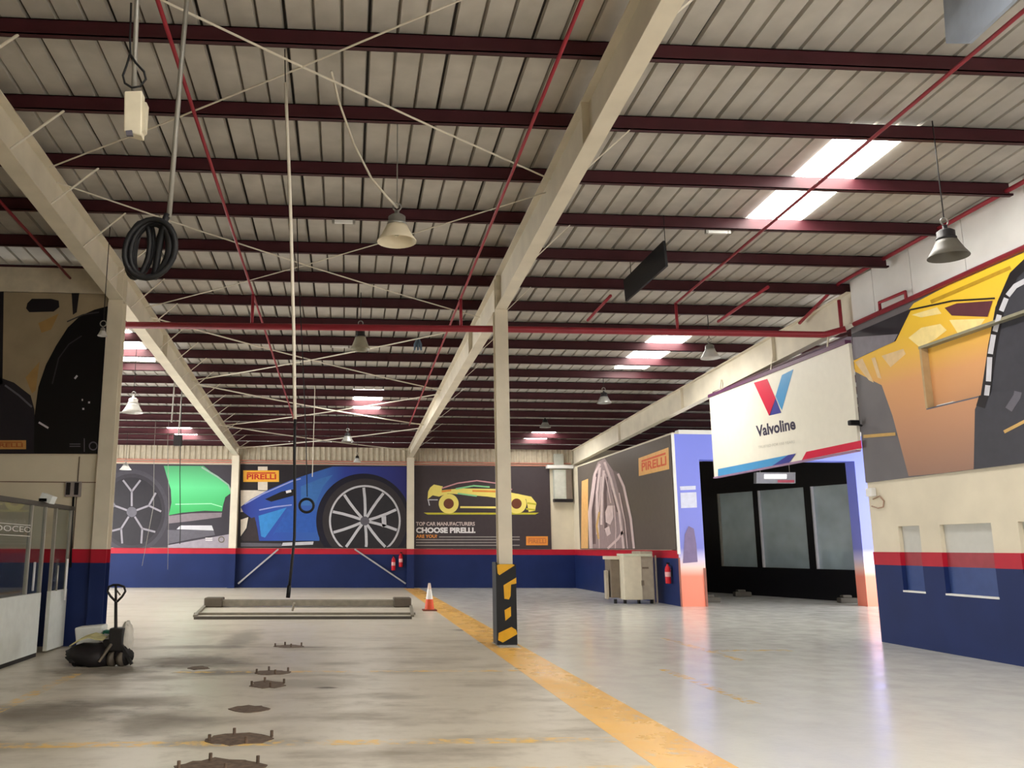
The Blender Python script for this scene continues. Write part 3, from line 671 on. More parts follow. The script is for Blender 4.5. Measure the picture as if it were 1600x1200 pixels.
# ------------------------------------------------------------------ hanging sign
t = thing('hanging_sign', (WX - .05, 19.1, 3.53), 'large cream sign board with red and blue V above the alcove opening', 'sign')
SXP = WX - .09
mb = MB().hexa([(SXP, 15.79, 3.52), (SXP + .06, 15.79, 3.52), (SXP + .06, 22.38, 3.52), (SXP, 22.38, 3.52), (SXP, 15.79, 5.6), (SXP + .06, 15.79, 5.6), (SXP + .06, 22.38, 5.66), (SXP, 22.38, 5.66)])
mb.build('sign_board', mat('sign_cream', (226, 222, 208), .4, var=.02), t)
A = Art((SXP, 0, 0), (-1, 0, 0), t)
SR = mat('sign_crimson', (206, 30, 66), .4, var=.02); SB = mat('sign_sky_blue', (72, 146, 198), .4, var=.02); SN = mat('sign_indigo', (58, 62, 140), .4, var=.02)
A.poly('logo_red_stroke', [[(1178, 598), (1199, 592), (1212, 622), (1203, 649), (1202, 649.5)]], SR, 1)
A.poly('logo_blue_stroke', [[(1222, 586), (1240, 577), (1222, 641), (1219, 636), (1212, 619)]], SB, 1)
A.poly('logo_indigo_fold', [[(1212, 622), (1221, 645), (1202, 649.5)]], SN, 1)
A.text('lettering', 'Valvoline', (1183, 683), (1244, 671), (1181, 665.5), mat('sign_grey_ink', (62, 58, 78), .4), 1, .03)
A.text('lettering', 'TRUSTED FOR 150 YEARS', (1185, 701), (1242, 692), (1185, 697), mat('faint_grey_ink', (190, 188, 178), .4), 1, 0)
A.poly('blue_band', [[(1122, 733), (1232, 711), (1222, 720), (1206, 728.5), (1122, 744)]], SB, 1)
A.poly('indigo_band', [[(1232, 711), (1244, 708.6), (1234, 722.8), (1206, 728.5)]], SN, 2)
A.poly('red_band', [[(1260, 706), (1346, 688), (1347, 700), (1253, 719)]], SR, 1)
MB().box(SXP - .02, SXP + .08, 15.86, 22.4, 3.49, 3.525).build('lower_rail', mat('mauve_rail', (150, 120, 150), .4), t)
MB().hexa([(SXP - .03, 15.86, 5.6), (SXP + .09, 15.86, 5.6), (SXP + .09, 22.4, 5.66), (SXP - .03, 22.4, 5.66), (SXP - .03, 15.86, 5.68), (SXP + .09, 15.86, 5.68), (SXP + .09, 22.4, 5.74), (SXP - .03, 22.4, 5.74)]).build('upper_rail', mat('plum_rail', (92, 52, 84), .4), t)
for y in (16.6, 19.0, 21.8): MB().bar((SXP + .03, y, 5.66), (SXP + .1, y, 6.05), .04, .02).build('hanger', CREAMD, t)
# canopy lip over the sign: maroon and white corrugated fascia
MB().box(SXP + .06, SXP + .5, 15.9, 22.3, 5.76, 5.80).build('fascia_strip', MAROON, t)

# ------------------------------------------------------------------ portal
PUP = ramp_mat('portal_print', [(0, (250, 146, 124)), (.17, (250, 150, 128)), (.22, (250, 214, 206)), (.27, (214, 206, 238)), (.33, (130, 136, 216)), (1, (128, 140, 236))], 2, 0, 5.07)
t = thing('door_1', (12.8, PORTY, 0), 'periwinkle and peach printed frame around the alcove shopfront', kind='structure')
MB().box(WX, 10.56, PORTY, PORTY + .5, 0, 5.07).build('door_pillar', PUP, t)
MB().box(15.41, 16.1, PORTY, PORTY + .5, 0, 5.07).build('door_pillar', PUP, t)
MB().box(10.56, 15.41, PORTY, PORTY + .5, 4.3, 5.07).build('door_lintel', PUP, t)
MB().box(WX - .04, WX + .04, PORTY - .03, PORTY + .02, 1.5, 5.08).build('white_edge_trim', WHITE, t)
MB().box(WX + .2, 16.1, PORTY, PORTY + .3, 5.07, 5.2).build('white_cap', WHITE, t)
A = Art((0, PORTY - .004, 0), (0, -1, 0), t)
A.poly('printed_grey_patch', [[(1067, 880), (1070, 835), (1076, 822), (1084, 826), (1088, 850), (1090, 878)]], mat('patch_grey', (126, 112, 150), .5), 1)
A.poly('blank_label', [[(1064, 794), (1089, 793), (1088, 769), (1063, 770)], [(1063, 766), (1087, 765), (1087, 759), (1062, 760)]], mat('pale_label', (206, 210, 232), .4), 1)
MB().box(WX - .02, WX + .02, PORTY - .02, PORTY + .03, 0, 1.4).build('corner_angle', mat('rusty_angle', (150, 96, 84), .6), t)
MB().box(10.5, 10.565, PORTY - .02, PORTY + .2, 0, 1.1).build('corner_angle', mat('rusty_angle', (150, 96, 84), .6), t)
# shopfront: oblique black wall with three panes, behind the portal
SA, SB_ = onZ(1120, 926), onZ(1338, 941); d = (SB_ - SA).normalized(); SNn = Vector((d.y, -d.x, 0)).normalized()
if SNn.dot(CAM - SA) < 0: SNn = -SNn
P0, P1 = SA - d * 2.5, SB_ + d * 1.0
sf = thing('shopfront', (SA + SB_) / 2, 'black shopfront wall with three glazed panels inside the alcove', 'shopfront')
SFK = mat('shopfront_black', (22, 22, 27), .35, var=.1)
def sfp(q, off=0.0): return onP(q[0], q[1], SA, SNn) + SNn * off
panes = [[(1119, 777), (1177, 769), (1182, 884), (1130, 883)], [(1184, 768), (1256, 760), (1264, 889), (1192, 886)], [(1266, 757), (1322, 751), (1338, 893), (1277, 891)]]
# wall as strips between the panes: top, bottom and mullions
zt = [sfp(q).z for pn in panes for q in pn[:2]]; zb = [sfp(q).z for pn in panes for q in pn[2:]]
ZT, ZB = sum(zt) / len(zt), sum(zb) / len(zb)
def along(P): return (P - SA).dot(d)
iv = [(along(sfp(((pn[0][0] + pn[3][0]) / 2, (pn[0][1] + pn[3][1]) / 2))), along(sfp(((pn[1][0] + pn[2][0]) / 2, (pn[1][1] + pn[2][1]) / 2)))) for pn in panes]
a0, a1 = along(P0), along(P1)
def strip(u0, u1, z0, z1, off0=-.15, off1=0.0):
    a = SA + d * u0; b = SA + d * u1; up = lambda p, z: Vector((p.x, p.y, z))
    return MB().hexa([up(a + SNn * off1, z0), up(b + SNn * off1, z0), up(b + SNn * off0, z0), up(a + SNn * off0, z0), up(a + SNn * off1, z1), up(b + SNn * off1, z1), up(b + SNn * off0, z1), up(a + SNn * off0, z1)])
strip(a0, a1, 0, ZB).build('stall_riser', SFK, sf); strip(a0, a1, ZT, 5.1).build('head_panel', SFK, sf)
edges = [a0] + [v for p in iv for v in p] + [a1]
for u0, u1 in zip(edges[0::2], edges[1::2]): strip(u0, u1, ZB, ZT).build('mullion', SFK, sf)
PANE = glass('shop_pane', (176, 192, 198), .22, .1, .9, (196, 218, 228))  # reflected daylight is put into the pale body colour
for u0, u1 in iv:
    strip(u0, u1, ZB, ZT, -.09, -.075).build('glass_pane', PANE, sf)
    strip(u0, u0 + .05, ZB, ZT, -.07, .02).build('pane_edge', SILVER if u0 > iv[0][0] else STEEL, sf)
strip(a0, a1 - 1.5, 0, 4.2, -.9, -.85).build('back_panel', mat('shop_interior', (110, 118, 118), .6), sf)
mb = MB(); c = onY(1212, 746, 27.6)
t = thing('light_box', c, 'small lit sign box hanging over the alcove shopfront', 'sign')
q = [onY(*p_, 27.6) for p_ in ((1182, 738), (1243, 738), (1243, 755), (1182, 755))]
MB().slab(q, (0, .2, 0)).build('box_body', mat('lightbox_grey', (150, 150, 160), .4), t)
A = Art((0, 27.6, 0), (0, -1, 0), t); A.poly('lit_panel', [[(1194, 741), (1229, 741), (1229, 748), (1194, 748)]], emit('lit_white', (255, 250, 250), 1.2), 1)
A.poly('red_strip', [[(1215, 750), (1241, 750), (1241, 754), (1215, 754)]], mat('lb_red', (190, 80, 100), .4), 1)
for x_ in (1190, 1236):
    p_ = onY(x_, 738, 27.6); MB().tube([p_ + Vector((0, .1, 0)), Vector((p_.x, 27.7, 6.3))], .012, 6).build('hanger_rod', STEEL, t)
for q in ((1110, 941), (1160, 932), (1325, 942)):
    p_ = onZ(*q); mb = MB(); mb.box(p_.x - .3, p_.x + .3, p_.y - .12, p_.y + .12, 0, .16).box(p_.x - .2, p_.x + .1, p_.y - .1, p_.y + .1, .16, .24)
    tag(mb.build('wheel_stop', mat('dusty_grey', (90, 86, 80), .8), org=(p_.x, p_.y, 0), bevel=.03), {1110: 'low grey block on the floor at the left foot of the alcove frame', 1160: 'low grey block on the floor deep inside the alcove', 1325: 'low grey block on the floor at the right foot of the alcove frame'}[q[0]], 'block')

# ------------------------------------------------------------------ sprinkler pipes
pw = thing('sprinkler_pipework', (2.5, 16, 5.76), 'red sprinkler pipework slung under the purlins across the hall', 'pipes')
MB().tube([(-4.2, 15.95, 5.72), (2.8, 15.9, 5.77), (9.3, 15.95, 5.8), (9.6, 15.7, 5.86)], .065, 10).build('header_pipe', PIPE, pw, True)
for x, y0, y1, drop in ((-1.85, YF + .1, 31, True), (2.12, YF + .1, 30, True), (6.36, YF + .1, 16.0, True), (-5.05, 6, 15.3, False)):
    MB().tube([(x, y0, zp(y0) - .25), (x, y1, zp(y1) - .25)], .023, 8).build('lateral_pipe', PIPE, pw, True)
    if drop: MB().tube([(x, 15.97, zp(15.97) - .25), (x, 15.95, 5.76)], .03, 8).build('drop_pipe', PIPE, pw, True)
for x, y0, y1 in ((7.7, 14.9, 17.1), (4.95, 15.6, 17.2)): MB().tube([(x, y0, zp(y0) - .25), (x, y1, zp(y1) - .25)], .03, 8).build('lateral_pipe', PIPE, pw, True)
MB().tube([(WX - .06, YF + .1, 6.03), (WX - .06, 15.6, 5.93)], .045, 10).build('wall_pipe', PIPE, pw, True)
MB().tube([(WX - .1, YF + .1, 6.98), (WX - .1, 15.9, 6.85), (WX - .1, 17.5, 6.45)], .035, 10).build('wall_pipe', PIPE, pw, True)
MB().tube([(WX - .14, 15.9, 6.5), (WX - .14, 15.9, 5.86)], .035, 8).build('drop_pipe', PIPE, pw, True)
MB().tube([(WX - .07, 14.0, 5.93), (WX - .07, 14.0, 6.1), (WX - .07, 14.75, 6.12), (WX - .07, 14.75, 5.93)], .03, 8).build('pipe_loop', PIPE, pw, True)

# ------------------------------------------------------------------ high-bay lamps
LW = mat('lamp_cream_enamel', (224, 214, 190), .4, var=.04); LG = mat('lamp_grey_metal', (150, 150, 146), .35, metal=.5); LDK = mat('lamp_dark_metal', (40, 38, 40), .45, metal=.2)
LIN = mat('lamp_olive_enamel', (150, 146, 128), .4)
def lamp(label, rim, dia, h, shade_m, top_m, wire_to=None, cord=None):
    r = dia / 2; t = thing('high_bay_lamp', rim, label, 'lamp', 'pendant bell lamps')
    R_ = Vector(rim)
    sh = MB().lathe([(r, 0), (r, .03 * h), (r * .8, .2 * h), (r * .6, .42 * h), (r * .52, .52 * h), (r * .48, .52 * h), (r * .56, .42 * h), (r * .76, .2 * h), (r * .95, .015 * h), (r, 0)], R_, 28).build('lamp_shade', shade_m, t, True)
    MB().lathe([(0, .52 * h), (r * .5, .52 * h), (r * .5, .6 * h), (r * .44, .62 * h), (r * .44, .8 * h), (r * .3, .86 * h), (r * .12, .88 * h), (r * .12, h), (0, h)], R_, 20).build('lamp_housing', top_m, t, True)
    MB().lathe([(0, .4 * h), (r * .18, .42 * h), (r * .2, .3 * h), (r * .1, .2 * h), (0, .19 * h)], R_, 12).build('bulb', LIN, t, True)
    hk = [R_ + Vector((.05 * math.cos(a), 0, h + .05 + .05 * math.sin(a))) for a in [2 * math.pi * i / 12 for i in range(12)]]
    MB().tube(hk, .009, 6, True).build('hook', LG, t, True)
    zt_ = zp(R_.y); MB().tube([R_ + Vector((0, 0, h + .1)), Vector((R_.x, R_.y, zt_ + .24))], .008, 6).build('hanging_wire', LG if shade_m is LW else LDK, t)
    if cord: MB().tube(cord, .014, 6).build('power_cord', STEELW, t, True)
    return t
def spot(x, y, dist): return CAM + ray(x, y) * dist
ra = spot(620, 378, 10.5)
ct = [onRoof(x, y, 0) if i == 0 else spot(x, y, 10.2) for i, (x, y) in enumerate([(518, 112), (530, 160), (553, 225), (580, 278), (605, 308)])] + [ra + Vector((0, 0, .44))]
lamp('cream bell lamp with a slack power cord, nearest the middle of the roof', ra, .48, .4, LW, LG, cord=ct)
lamp('dark bell lamp hanging high in front of the white cladding on the right', spot(1482, 402, 10.8), .47, .42, mat('lamp_shade_grey', (96, 92, 84), .4), LDK)
lamp('dark-topped bell lamp below the red pipe left of the hall centre', spot(563, 546, 17.6), .4, .5, LIN, LDK)
lamp('pale bell lamp left of the sloping beam by the alcove sign', spot(1110, 560, 19), .42, .36, mat('lamp_white', (206, 206, 204), .35), LG)
lamp('white round-topped bell lamp just right of the left column', spot(207, 645, 21), .5, .42, mat('lamp_white', (206, 206, 204), .35), mat('lamp_white', (206, 206, 204), .35))
lamp('small globe lamp hanging in front of the dark tyre poster', spot(160, 525, 14.2), .16, .16, mat('lamp_white', (206, 206, 204), .35), LG)
lamp('small white lamp hanging before the green car poster', spot(196, 734, 34.5), .46, .3, mat('lamp_white', (206, 206, 204), .35), LG)
lamp('small dark lamp above the blue car poster, under crossing rods', spot(543, 690, 30), .42, .36, LG, LDK)
lamp('grey lamp hanging near the far rooflight on the right', spot(944, 630, 25), .42, .36, LG, LDK)
lamp('small lamp beside the rearmost rooflight near the far wall', spot(852, 668, 31), .4, .34, LG, LDK)
lamp('dark lamp at the top of the far wall above the blue car wheel', spot(558, 722, 35), .3, .3, mat('lamp_white', (206, 206, 204), .35), LDK)

# ------------------------------------------------------------------ hanging things on the left
def cpt(x, y, off=0.0): return onY(x, y, 6.97 + off)
t = thing('cable_coil', cpt(262, 338), 'big coil of black hose hung from a grey pole at upper left', 'hose')
MB().tube([cpt(264, 340), cpt(285, 80), cpt(292, 0), Vector((cpt(296, -40).x, 6.97, zp(6.97)))], .022, 8).build('pole', STEEL, t, True)
random.seed(3)
for k in range(6):
    cx, cyy, rx, ry = 237 + random.uniform(-5, 5), 390 + random.uniform(-3, 4), 40 - 4 * k + random.uniform(-2, 2), 46 - 1.5 * k
    if k in (2, 4): cx -= 16; rx *= .55
    if k == 5: cx += 22; rx *= .5
    pts = [cpt(cx + rx * math.cos(a) + 6 * math.sin(a), cyy - ry * math.sin(a) * (1.05 if math.sin(a) > 0 else .95), .035 * (k - 3)) for a in [2 * math.pi * i / 24 for i in range(24)]]
    MB().tube(pts, .024, 8, True).build('hose_loop', DARK, t, True)
MB().tube([cpt(262, 335), cpt(255, 350), cpt(250, 380), cpt(243, 420), cpt(240, 436)], .03, 8).build('hose_bundle', DARK, t, True)
yb = 6.15
t = thing('power_drop_box', onY(210, 212, yb), 'cream pendant socket box on a grey conduit at upper left', 'socket box')
def bp_(x, y, off=0.0): return onY(x, y, yb + off)
MB().slab([bp_(194, 142), bp_(222, 141), bp_(221, 212), bp_(193, 205)], (0, .1, 0)).build('box_body', mat('box_cream', (210, 202, 180), .45), t, bevel=.01)
MB().slab([bp_(222, 158, .01), bp_(229, 160, .01), bp_(226, 202, .01), bp_(221, 206, .01)], (0, .08, 0)).build('socket_lid', mat('box_cream2', (200, 192, 170), .45), t)
MB().slab([bp_(196, 204, -.02), bp_(206, 203, -.02), bp_(207, 211, -.02), bp_(197, 211, -.02)], (0, .03, 0)).build('cable_gland', GREYI, t)
cu_t = bp_(214, 0); MB().tube([bp_(209, 142, .05), bp_(214, 0, .05), Vector((cu_t.x + .02, yb + .05, zp(yb)))], .02, 8).build('conduit', STEEL, t, True)
MB().tube([bp_(205, 5), bp_(203, 60), bp_(204, 85), bp_(212, 98), bp_(225, 112), bp_(228, 124), bp_(219, 135), bp_(206, 137), bp_(195, 130), bp_(192, 118), bp_(198, 102), bp_(203, 85)], .009, 6).build('cable_loop', DARK, t, True)
t = thing('air_hose_reel_line', onY(450, 932, 8.5), 'long hose hanging from the roof, white above and black below', 'hose')
h = lambda x, y, Y=8.5: onY(x, y, Y)
tp = Vector((h(445, 75).x, 8.5, zp(8.47)))
MB().tube([tp, h(446, 128)], .006, 6).build('hanging_wire', DARK, t)
MB().tube([h(446, 130), h(449, 200), h(453, 300), h(456, 400), h(459, 520), h(460, 600), h(461, 655)], .017, 8).build('white_hose', STEELW, t, True)
MB().tube([h(461, 655), h(460, 720), h(461, 790), h(460, 840), h(455, 890), h(452, 918)], .014, 8).build('black_hose', DARK, t, True)
MB().tube([h(452, 915), h(450, 934)], .02, 8).build('hose_nozzle', BLACK, t, True)
t = thing('cable_with_ring', onY(480, 790, 12.9), 'thin black cable hanging with a coiled ring at its end', 'cable')
h2 = lambda x, y: onY(x, y, 12.95)
tp = Vector((h2(465, 300).x, 12.95, zp(12.97)))
MB().tube([tp, h2(466, 420), h2(473, 560), h2(478, 680), h2(480, 776)], .008, 6).build('black_cable', DARK, t, True)
MB().tube([h2(479 + 11 * math.cos(a), 790 - 10.5 * math.sin(a)) for a in [2 * math.pi * i / 20 for i in range(20)]], .02, 8, True).build('coiled_ring', DARK, t, True)
for (pts, Y, lb) in (([(284, 615), (281, 740), (282, 820), (281, 850)], 24, 'thin dark cable hanging before the green car poster, left one'), ([(491, 650), (488, 745)], 26, 'pale cord hanging beside the black ring cable')):
    P = [onY(x, y, Y) for x, y in pts]; P.insert(0, Vector((P[0].x, Y, zp(Y) + .24)))
    tag(MB().tube([p_ - P[-1] * 0 for p_ in P], .012, 6).build('hanging_cable', DARK if Y == 24 else STEELW, org=P[-1]), lb, 'cable')
# hanging boards
def board(label, X, px, th, mt, wires):
    P = [onX(x, y, X) for x, y in px]; y0, y1 = min(p_.y for p_ in P), max(p_.y for p_ in P)
    t = thing('hanging_board', (X, (y0 + y1) / 2, min(p_.z for p_ in P)), label, 'board')
    MB().slab(P, (th, 0, 0)).build('board_panel', mt, t)
    for y in wires:
        zt_ = max(p_.z for p_ in P); MB().tube([(X + th / 2, y, zt_ - .02), (X + th / 2, y, zp(y) + .2)], .006, 6).build('hanging_wire', DARK, t)
board('black board hung edge-on from wires below the roof, right of the centre beam', 5.0, [(974, 438), (1036, 376), (1040, 416), (977, 471)], .04, BLACK, (12.9, 14.6))
board('pale blue-grey board hanging at the top right corner', 5.9, [(1478, 68), (1512, 68), (1580, 4), (1640, -60), (1470, -60)], .04, mat('board_bluegrey', (150, 160, 176), .4), (6.6, 7.3))

# ------------------------------------------------------------------ glass partition on the left
PXL = -4.72; GL = glass('clear_glass', (236, 240, 240), .1, .01, .06)
ALU = mat('brushed_aluminium', (168, 166, 160), .4, metal=.6); WP = mat('white_laminate', (206, 210, 206), .4, var=.06)
t = thing('glass_partition', (PXL, 11.5, 0), 'glazed office screen with white lower panel at the left edge', 'partition')
MB().box(PXL - .04, PXL + .02, 7.5, 14.05, .06, .95).build('lower_panel', WP, t)
MB().box(PXL - .04, PXL + .015, 7.5, 14.05, .0, .06).build('plinth', DARK, t)
for a, b in ((7.5, 9.6), (9.65, 11.7), (11.75, 13.4)): MB().box(PXL - .016, PXL - .006, a, b, .95, 2.26).build('glass_pane', GL, t)
for y in (9.6, 11.7, 13.4, 14.0): MB().box(PXL - .035, PXL + .015, y, y + .05, .95 if y < 14 else .95, 2.28).build('mullion', ALU, t)
MB().box(PXL - .016, PXL - .006, 13.45, 14.0, .95, 2.26).build('glass_pane', GL, t)
MB().box(PXL - .04, PXL + .02, 7.5, 15.4, 2.26, 2.33).build('top_rail', mat('dark_rail', (70, 66, 62), .45), t)
MB().tube([(PXL + .06, 13.55, 1.0), (PXL + .06, 13.55, 1.42)], .018, 8).build('pull_handle', SILVER, t, True)
A = Art((PXL + .002, 0, 0), (1, 0, 0), t)
A.text('lettering', 'OOOOCEO', (-40, 827), (48, 832), (-40, 817), mat('faded_white_vinyl', (190, 190, 186), .5), 1, 0)
A.line('vinyl_line', [[(-40, 814), (48, 821)], [(-40, 833), (48, 838)]], 1.2, mat('faded_white_vinyl', (190, 190, 186), .5), 1)
t = thing('glass_door', (PXL, 14.9, 0), 'glazed door leaf with white lower panel next to the left column', 'door')
MB().box(PXL - .04, PXL + .02, 14.5, 15.32, .03, .95).build('lower_panel', WP, t)
MB().box(PXL - .016, PXL - .006, 14.5, 15.32, .95, 2.26).build('glass_pane', GL, t)
for y in (14.5, 15.28): MB().box(PXL - .035, PXL + .015, y, y + .04, .95, 2.26).build('stile', ALU, t)
MB().tube([(PXL + .07, 15.05, .78), (PXL + .07, 15.05, 1.45)], .02, 8).build('pull_handle', WINK, t, True)
MB().tube([(PXL + .07, 14.6, .95), (PXL + .07, 14.6, 1.35)], .014, 8).build('pull_handle', ALU, t, True)
t = thing('flood_light', (PXL, 14.0, 2.33), 'small flood light on top of the glass screen', 'lamp')
q = onX(70, 781, PXL + .03); MB().box(PXL - .02, PXL + .1, q.y - .12, q.y + .12, 2.33, 2.38).build('bracket', BLACK, t)
MB().hexa([(PXL - .02, q.y - .12, 2.36), (PXL + .14, q.y - .12, 2.30), (PXL + .14, q.y + .12, 2.30), (PXL - .02, q.y + .12, 2.36), (PXL + .02, q.y - .12, 2.47), (PXL + .18, q.y - .12, 2.41), (PXL + .18, q.y + .12, 2.41), (PXL + .02, q.y + .12, 2.47)]).build('lamp_head', mat('pale_lamp_head', (220, 226, 226), .3), t)
t = thing('wall_socket_box', (-4.74, 15.44, 2.5), 'small grey switch box with two dark slots beside the left column', 'switch box')
MB().box(-4.88, -4.62, 15.37, 15.44, 2.50, 2.76).build('box_body', mat('box_grey', (150, 142, 140), .5), t)
for x in (-4.86, -4.72): MB().box(x, x + .07, 15.36, 15.372, 2.53, 2.74).build('dark_slot', INK, t)
MB().tube([(-4.74, 15.42, 2.5), (-4.73, 15.42, 1.9), (-4.7, 15.41, 1.3)], .02, 6).build('trailing_cable', DARK, t, True)

# ------------------------------------------------------------------ pallet jack with rubbish
jx, jy = onZ(181, 1040).x, onZ(181, 1040).y
t = thing('pallet_jack', (jx, jy, 0), 'dark hand pallet jack with upright loop handle', 'pallet jack')
JK = mat('jack_dark_paint', (36, 34, 34), .5, var=.2); JG = mat('jack_worn_steel', (104, 96, 86), .55, metal=.4)
for dx in (-.2, .2): MB().box(jx - .62, jx - .1, jy + .15 + dx - .07, jy + .15 + dx + .07, .05, .1).build('fork', JK, t, bevel=.01)
MB().box(jx - .2, jx + .15, jy - .02, jy + .2, .18, .36).box(jx - .1, jx + .1, jy - .1, jy + .14, .2, .52).build('pump_body', JK, t, bevel=.02)
for dx in (-.085, .045): MB().tube([(jx + dx + .05 - .03, jy - .06, .1), (jx + dx + .05 + .03, jy - .08, .1)], .1, 18).build('wheel', JG, t, True)
for dx in (-.2, .2): MB().tube([(jx - .54, jy + .15 + dx - .05, .045), (jx - .54, jy + .15 + dx + .05, .045)], .045, 12).build('fork_roller', DARK, t, True)
hy = jy - .04
hb = lambda x, y, o=0.0: onY(x, y, hy + o)
MB().tube([(hb(180, 1010).x, hy, .4), hb(181, 990), hb(181, 940)], [.036, .024, .022], 10).build('handle_shaft', JK, t, True)
MB().tube([hb(x, y) for x, y in ((181, 940), (173, 932), (168, 924), (170, 917), (177, 914), (186, 914), (194, 917), (196, 924), (191, 932), (183, 940))], .017, 10).build('handle_loop', JK, t, True)
MB().tube([hb(181, 915), hb(181, 938)], .018, 8).build('handle_centre_bar', JK, t, True); MB().tube([hb(182, 922), hb(188, 930)], .012, 8).build('release_lever', JG, t, True)
MB().bar(hb(154, 1034, -.18), hb(174, 1006, -.1), .05, .03).build('tie_bar', JG, t)
MB().bar(hb(190, 1008, -.06), hb(206, 1038, -.06), .05, .04).build('side_link', JK, t)
def blob(name, c, r, mt, lab, cat, seed, jag=.16, nu=18, nv=10, flat=0.0):
    rnd = random.Random(seed); mb = MB(); ph = [rnd.uniform(0, 6.28) for _ in range(6)]; vs = []
    for i in range(nv + 1):
        th = math.pi * i / nv
        for j in range(nu):
            p_ = 2 * math.pi * j / nu
            k = 1 + jag * (math.sin(3 * p_ + ph[0]) * math.sin(2 * th + ph[1]) + .6 * math.sin(5 * p_ + ph[2] + 3 * th) + .4 * math.sin(9 * p_ + ph[3]) * math.sin(5 * th))
            v = Vector((math.sin(th) * math.cos(p_) * r[0] * k, math.sin(th) * math.sin(p_) * r[1] * k, math.cos(th) * r[2] * k))
            v.z = max(v.z, -r[2] + flat); vs.append(v + Vector(c))
    mb.add(vs, [(i * nu + j, i * nu + (j + 1) % nu, (i + 1) * nu + (j + 1) % nu, (i + 1) * nu + j) for i in range(nv) for j in range(nu)])
    return tag(mb.build(name, mt, org=(c[0], c[1], c[2] - r[2] + flat), smooth=True), lab, cat)
SACK = mat('dusty_black_sack', (30, 26, 28), .55, var=.35, scale=9, bump=.5)
# pointed dark bundle lying on the floor, its tip towards the glass screen
by = jy - .05; secs = [(103, 1016, .04, .05), (112, 1017, .12, .11), (126, 1018, .2, .16), (142, 1019, .24, .18), (156, 1020, .22, .18), (166, 1024, .14, .12), (172, 1028, .06, .06)]
mb = MB(); n = 16; rnd = random.Random(5)
for xo, yo, w_, h_ in secs:
    c_ = onY(xo, yo, by)
    for k in range(n):
        a = 2 * math.pi * k / n; f_ = 1 + rnd.uniform(-.12, .12)
        mb.v.append(Vector((c_.x + rnd.uniform(-.02, .02), by + .05 + w_ * f_ * math.cos(a), max(.0, c_.z - .06 + h_ * f_ * math.sin(a)))))
for i in range(len(secs) - 1):
    for k in range(n): mb.f.append((i * n + k, i * n + (k + 1) % n, (i + 1) * n + (k + 1) % n, (i + 1) * n + k))
mb.f.append(tuple(range(n))); mb.f.append(tuple((len(secs) - 1) * n + k for k in reversed(range(n))))
zmin = min(v.z for v in mb.v)
for v in mb.v: v.z = max(0, v.z - zmin * .6) if v.z < .2 else v.z
tag(mb.build('tarpaulin_bundle', SACK, org=(onY(138, 1014, by).x, by, 0), smooth=True), 'dark pointed bundle of sheeting on the floor beside the pallet jack', 'bundle')
card = [(108, 1011), (122, 1002), (138, 997), (150, 1000), (160, 1001), (150, 1003), (125, 1006), (110, 1014)]
q0 = [onY(x, y, by - .12) for x, y in card]; q1 = [p_ + Vector((.02, .3, .03)) for p_ in q0]
mb = MB()
for k in range(4): mb.hexa([q0[k], q0[k + 1], q1[k + 1], q1[k]] + [p_ + Vector((0, 0, .02)) for p_ in (q0[k], q0[k + 1], q1[k + 1], q1[k])])
tag(mb.build('cardboard_sheet', mat('soiled_card', (186, 180, 132), .8, var=.2), org=q0[2]), 'dirty pale yellow sheet draped over the dark bundle', 'sheet')
ty = jy + .35; T = [onY(x, y, ty) for x, y in ((121, 1006), (157, 1006), (160, 977), (116, 981))]
T[0].z = T[1].z = .1; mb = MB(); mb.slab([p_ for p_ in T], (0, .32, 0))
tag(mb.build('plastic_tub', mat('white_plastic', (222, 224, 220), .4, var=.05), org=(T[0] + T[1]) / 2, bevel=.025), 'white plastic tub behind the dark bundle against the navy wall', 'tub')
ty = jy + .3; T = [onY(x, y, ty) for x, y in ((158, 996), (178, 996), (178, 985), (161, 985))]
tag(MB().slab(T, (0, .16, 0)).build('green_carton', mat('green_card', (34, 104, 84), .6, var=.1), org=(T[0] + T[1]) / 2, bevel=.01), 'small green carton behind the jack handle', 'carton')
c_ = onY(166, 1001, jy + .1)
blob('plastic_bag', c_, (.09, .09, .085), mat('grey_white_film', (196, 192, 198), .4, var=.1), 'crumpled grey-white plastic bag left of the jack handle', 'bag', 11)
c_ = onY(196, 1012, jy + .12)
blob('paper_wrap', (c_.x, c_.y, .3), (.1, .2, .26), mat('white_film', (204, 200, 190), .5, var=.25, scale=5), 'crumpled off-white sheet hanging over the right side of the pallet jack', 'sheet', 12, .14, flat=.0)
c_ = onY(193, 1030, jy + .02)
blob('rag', (c_.x, c_.y - .05, .13), (.14, .1, .13), SACK, 'dark rag heaped against the pallet jack wheels', 'rag', 13, .14, flat=.0)

# ------------------------------------------------------------------ traffic cone
c = onZ(671, 954); t = thing('traffic_cone', c, 'orange traffic cone with white sleeve beside the yellow lane', 'cone')
CO = mat('cone_orange', (214, 84, 50), .5); MB().box(c.x - .19, c.x + .19, c.y - .19, c.y + .19, 0, .035).build('cone_base', mat('cone_base_dark', (120, 60, 46), .6), t, bevel=.01)
MB().lathe([(.13, .035), (.095, .3)], c, 20).build('cone_body', CO, t, True); MB().lathe([(.095, .3), (.055, .56)], c, 20).build('reflective_sleeve', WHITE, t, True)
MB().lathe([(.055, .56), (.03, .72), (.0, .72)], c, 20).build('cone_tip', mat('cone_tip_white', (214, 196, 186), .5), t, True)

